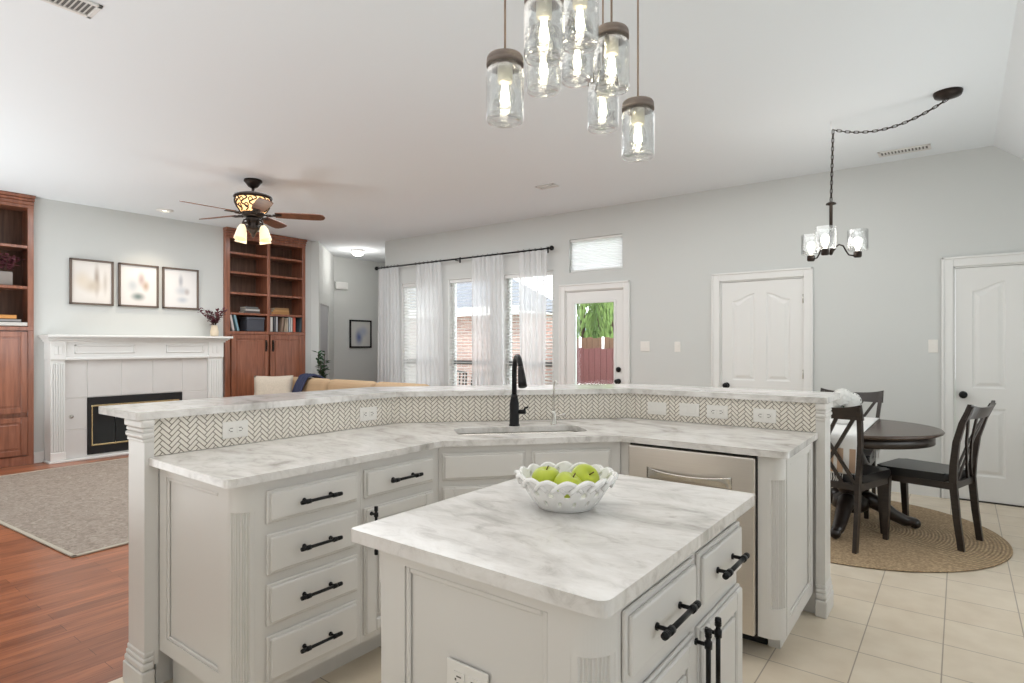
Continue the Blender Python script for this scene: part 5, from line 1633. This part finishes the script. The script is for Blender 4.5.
ch = chair_parts(); ch['group'] = 'chairs round the dining table'
spots = [(.015, 4.985, 73.7, 'dark cross-back dining chair right of the table, nearest the right-hand white door'),
         (-.695, 4.436, -14.5, 'dark cross-back dining chair seen from behind beside the bar end post'),
         (-.745, 5.685, 177, 'dark cross-back dining chair on the far side of the table by the long wall')]
for k, (x, y, a, lb) in enumerate(spots):
    c = ch if k == 0 else copy_tree(ch)
    c.location = (x, y, .0125); c.rotation_euler = (0, 0, math.radians(a)); c['label'] = lb

# runner and flowers
r = thing('table_runner', 'white table runner with tan striped ends hanging over the dining table', 'table runner', (-.69, 4.99, TZ))
hw_ = .175; rxc = -.69
ye = math.sqrt(.570 ** 2 - .045 ** 2)
def run(u, v):
    x = rxc + hw_ * (2 * u - 1)
    ye = math.sqrt(.572 ** 2 - (x - TX) ** 2); L1 = .26; tot = 2 * ye + 2 * L1; s = v * tot
    if s < L1:
        return (x + .006 * math.sin(9 * s), TY - ye - .004 - .008 * math.sin(PI * s / L1), TZ + .003 - (L1 - s))
    if s > L1 + 2 * ye:
        q = s - L1 - 2 * ye; return (x, TY + ye + .004 + .006 * math.sin(6 * u), TZ + .003 - q)
    return (x, TY - ye + (s - L1), TZ + .003)
mb = MB(); mb.grid(run, 8, 60); o = mb.build('cloth', M['white'], r); solidify(o, .004, 1)
for sgn in (-1, 1):
    mb = MB()
    for q in (.10, .26, .50, .66, .86):
        def stripe(u, v):
            p = run(q - .05 + .10 * u, (.006 + .096 * v) if sgn < 0 else (.898 + .096 * v)); return (p[0], p[1] + sgn * .0068, p[2])
        mb.grid(stripe, 2, 12)
    mb.build('tan_stripes', mat('tan_stripe', (.52, .36, .25), .9), r)
    mb = MB()
    for k in range(26):
        x = rxc - hw_ + 2 * hw_ * (k + .5) / 26; y = TY + sgn * (ye + .008)
        mb.tube([(x, y, TZ - .255), (x + .004 * math.sin(k), y + .003, TZ - .29), (x - .003, y, TZ - .325)], [.003, .004, .003], 5)
    mb.build('fringe', M['white'], r)
fx_, fy_ = -.69, 4.97
r = thing('flower_vase', 'white vase of white hydrangeas on the dining table runner', 'vase', (fx_, fy_, TZ + .008))
z0 = TZ + .0085
MB().lathe([(0, z0), (.045, z0), (.06, z0 + .03), (.062, z0 + .07), (.045, z0 + .11), (.048, z0 + .12), (.042, z0 + .118), (.04, z0 + .09), (0, z0 + .08)], fx_, fy_, 24, cap=False).build('vase', M['porcelain'], r)
rg = random.Random(5)
for (dx, dy, dz, rr) in ((-.055, .02, .165, .062), (.055, .01, .17, .062), (0, -.03, .20, .062), (.01, .06, .175, .058)):
    mb = MB(); c = Vector((fx_ + dx, fy_ + dy, z0 + dz))
    for k in range(90):
        zz = 1 - 2 * (k + .5) / 90; a = k * 2.39996; q = math.sqrt(1 - zz * zz); n_ = Vector((q * math.cos(a), q * math.sin(a), zz))
        t1 = n_.cross(Vector((.3, .5, .8))).normalized(); t2 = n_.cross(t1)
        p = c + n_ * rr; e = .0135
        th = rg.random() * 6
        A = t1 * math.cos(th) + t2 * math.sin(th); B = n_.cross(A)
        for s_ in range(4):
            d1 = [A, B, -A, -B][s_]; d2 = [B, -A, -B, A][s_]
            mb._add([p, p + d1 * e * .6 + n_ * .003, p + (d1 + d2) * e * .62 + n_ * .001, p + d2 * e * .6 + n_ * .003], [(0, 1, 2, 3)], True)
    mb.ball(tuple(c), rr * .93, n=12, m=8)
    mb.build('flower_head', M['flower'], r, fix=False)
MB().tube([(fx_, fy_, z0 + .08), (fx_ + .01, fy_, z0 + .17)], .006, 6).build('stem', M['green'], r)

# ------------------------------------------------------------------ switches on the long wall
def wall_switch(x, z, label, double, grp='switches on the long wall'):
    outlet(frame_at(x, BY + .0024, 0, z), label, 'switch', wd=.114 if double else .07, ht=.115)


wall_switch(-2.92, 1.325, 'white double light switch on the wall right of the glazed door', True)
wall_switch(-2.53, 1.320, 'white light switch between the glazed door and the middle panel door', False)
wall_switch(-.19, 1.330, 'white light switch left of the right-hand panel door', False)

# ------------------------------------------------------------------ garden beyond the windows
GZ = -.22
struct(MB().box(-30, 6, BY + .16, 34, GZ - .1, GZ).build('ground', M['grass']), 'lawn beyond the windows')
struct(MB().box(-13.5, -3.6, BY + .16, 9.4, GZ, GZ + .02).build('patio', M['patio']), 'concrete patio outside the windows')

r = thing('brick_house', 'brick house wing with grey roof beyond the patio', 'house', (-11.5, 11.3, GZ))
bx0, bx1, by0 = -16.5, -7.4, 10.2
mb = MB(); mb.box(bx0, bx1, by0, by0 + 1.9, GZ, 2.02); mb.build('brick_wall', M['brick'], r)
mb = MB(); mb.box(bx0 - .2, bx1 + .15, by0 - .35, by0 + 2.0, 2.02, 2.06); mb.box(bx0 - .2, bx1 + .15, by0 - .38, by0 - .35, 1.98, 2.16); mb.build('fascia', M['fascia'], r)
mb = MB(); mb.hexa([(bx0 - .2, by0 - .36, 2.08), (bx1 + .15, by0 - .36, 2.08), (bx1 + .15, by0 + 2.0, 2.08), (bx0 - .2, by0 + 2.0, 2.08), (bx0 + 2, by0 + .9, 3.2), (bx1 - 1.6, by0 + .9, 3.2), (bx1 - 1.6, by0 + 1.0, 3.2), (bx0 + 2, by0 + 1.0, 3.2)]); mb.build('roof', M['shingle'], r)
mb = MB()
for k in range(16):
    x = -10.9 + k * .105
    mb.box(x, x + .085, by0 - .012, by0, 1.78, 1.985, .004)
mb.build('soldier_course', M['brick'], r)


def patio_chair(x, y, a, label):
    r = thing('patio_chair', label, 'chair', (x, y, GZ + .02), 'patio chairs')
    T = frame_at(x, y, a, GZ + .02)
    mb = MB(T)
    for sx in (-.24, .24):
        mb.tube([(sx, .24, 0), (sx, .22, .42), (sx, -.22, .40), (sx, -.26, 0)], .014, 6); mb.tube([(sx, -.22, .40), (sx, -.33, 1.0)], .016, 6); mb.tube([(sx, -.27, .64), (sx, .22, .62), (sx, .22, .42)], .014, 6)
    mb.tube([(-.24, -.33, 1.0), (0, -.345, 1.03), (.24, -.33, 1.0)], .022, 6); mb.tube([(-.24, -.26, .56), (.24, -.26, .56)], .014, 6)
    mb.build('frame', M['black'], r)
    mb = MB(T)
    for k in range(6):
        xx = -.18 + .072 * k; mb.hexa([(xx - .014, -.262, .56), (xx + .014, -.262, .56), (xx + .014, -.252, .56), (xx - .014, -.252, .56), (xx - .014, -.338, 1.0), (xx + .014, -.338, 1.0), (xx + .014, -.328, 1.0), (xx - .014, -.328, 1.0)])
    mb.build('back_slats', M['black'], r)
    mb = MB(T); mb.box(-.235, .235, -.22, .23, .405, .425, .006); mb.build('seat', M['black'], r)


patio_chair(-7.75, 8.30, math.radians(205), 'black slatted patio chair outside the middle window, left of the pair')
patio_chair(-7.12, 8.25, math.radians(185), 'black slatted patio chair outside the middle window, right of the pair')

fy0 = 11.5
def fence(name, x0, x1, y, z0, z1, m, label, bw=.14, posts=True):
    r = thing(name, label, 'fence', ((x0 + x1) / 2, y, GZ))
    mb = MB(); x = x0; k = 0
    while x < x1:
        h = z1 + .012 * math.sin(k * 2.1); mb.box(x, min(x1, x + bw - .006), y - .009 - .002 * (k % 2), y + .009, z0, h, .002); x += bw; k += 1
    mb.build('boards', m, r)
    mb = MB()
    for z in (z0 + .15, (z0 + z1) / 2, z1 - .15):
        mb.box(x0, x1, y + .01, y + .05, z - .04, z + .04)
    mb.build('rails', m, r)
    return r


fence('garden_fence', -7.15, -2.5, fy0, GZ, 1.50, M['fence2'], 'brown board fence standing behind the red one outside the door')
fence('garden_fence', -7.15, -3.4, fy0 - .4, GZ, 1.27, M['fence'], 'red stained board fence in front of the brown one outside the door')
for x, lb in ((-6.62, 'left of two white poles standing at the fence outside the door'), (-6.06, 'right of two white poles standing at the fence outside the door')):
    r = thing('white_pole', lb, 'pole', (x, fy0 - .25, GZ)); MB().lathe([(.03, GZ), (.03, 1.50), (.02, 1.515), (0, 1.52)], x, fy0 - .25, 10).build('shaft', M['trim'], r)
r = thing('shed', 'pale blue roofed garden shed behind the fence', 'shed', (-11.5, 16.5, GZ))
MB().box(-12.6, -9.6, 16, 18, GZ, 1.7).build('walls', M['trim'], r)
MB().hexa([(-12.8, 15.8, 1.7), (-9.4, 15.8, 1.7), (-9.4, 18.2, 1.7), (-12.8, 18.2, 1.7), (-12.8, 17, 2.3), (-9.4, 17, 2.3), (-9.4, 17.02, 2.3), (-12.8, 17.02, 2.3)]).build('roof', M['tarp'], r)


def cypress(x, y, h, rad, seed, label):
    r = thing('cypress_tree', label, 'tree', (x, y, GZ), 'trees behind the garden fence')
    MB().tube([(x, y, GZ), (x, y, h * .5), (x, y, h * .9)], [.10, .07, .02], 8).build('trunk', M['branch'], r)
    rg = random.Random(seed); mb = MB()
    for k in range(1500):
        t = rg.random() ** .8; z = .3 + (h - .3) * t; rr = rad * (1 - t ** 2.2) * (.55 + .5 * rg.random()); a = rg.random() * 2 * PI
        p = Vector((x + rr * math.cos(a), y + rr * math.sin(a), z)); leaf_mesh(mb, p, Vector((math.cos(a) * .5, math.sin(a) * .5, rg.uniform(1., 2.4))), rg.uniform(.18, .34), .07)
    mb.build('foliage', M['tree'], r, fix=False)


tl = ['cypress behind the fence at the left edge of the door glass', 'tall cypress behind the fence at the middle of the door glass', 'cypress behind the fence at the right edge of the door glass']
for k, (x, y, h) in enumerate(((-8.45, 14.5, 4.2), (-8.6, 15.7, 4.4), (-7.5, 14.5, 4.6))):
    cypress(x, y, h, .42, 20 + k, tl[k])
r = thing('garden_table', 'white garden table before the red fence', 'table', (-5.85, 10.3, GZ))
mb = MB(); mb.box(-6.4, -5.3, 10.1, 10.5, GZ + .70, GZ + .76, .01); mb.build('seat', M['trim'], r)
for x in (-6.3, -5.4):
    mb = MB(); mb.box(x - .03, x + .03, 10.12, 10.48, GZ, GZ + .70, .004); mb.build('leg', M['trim'], r)
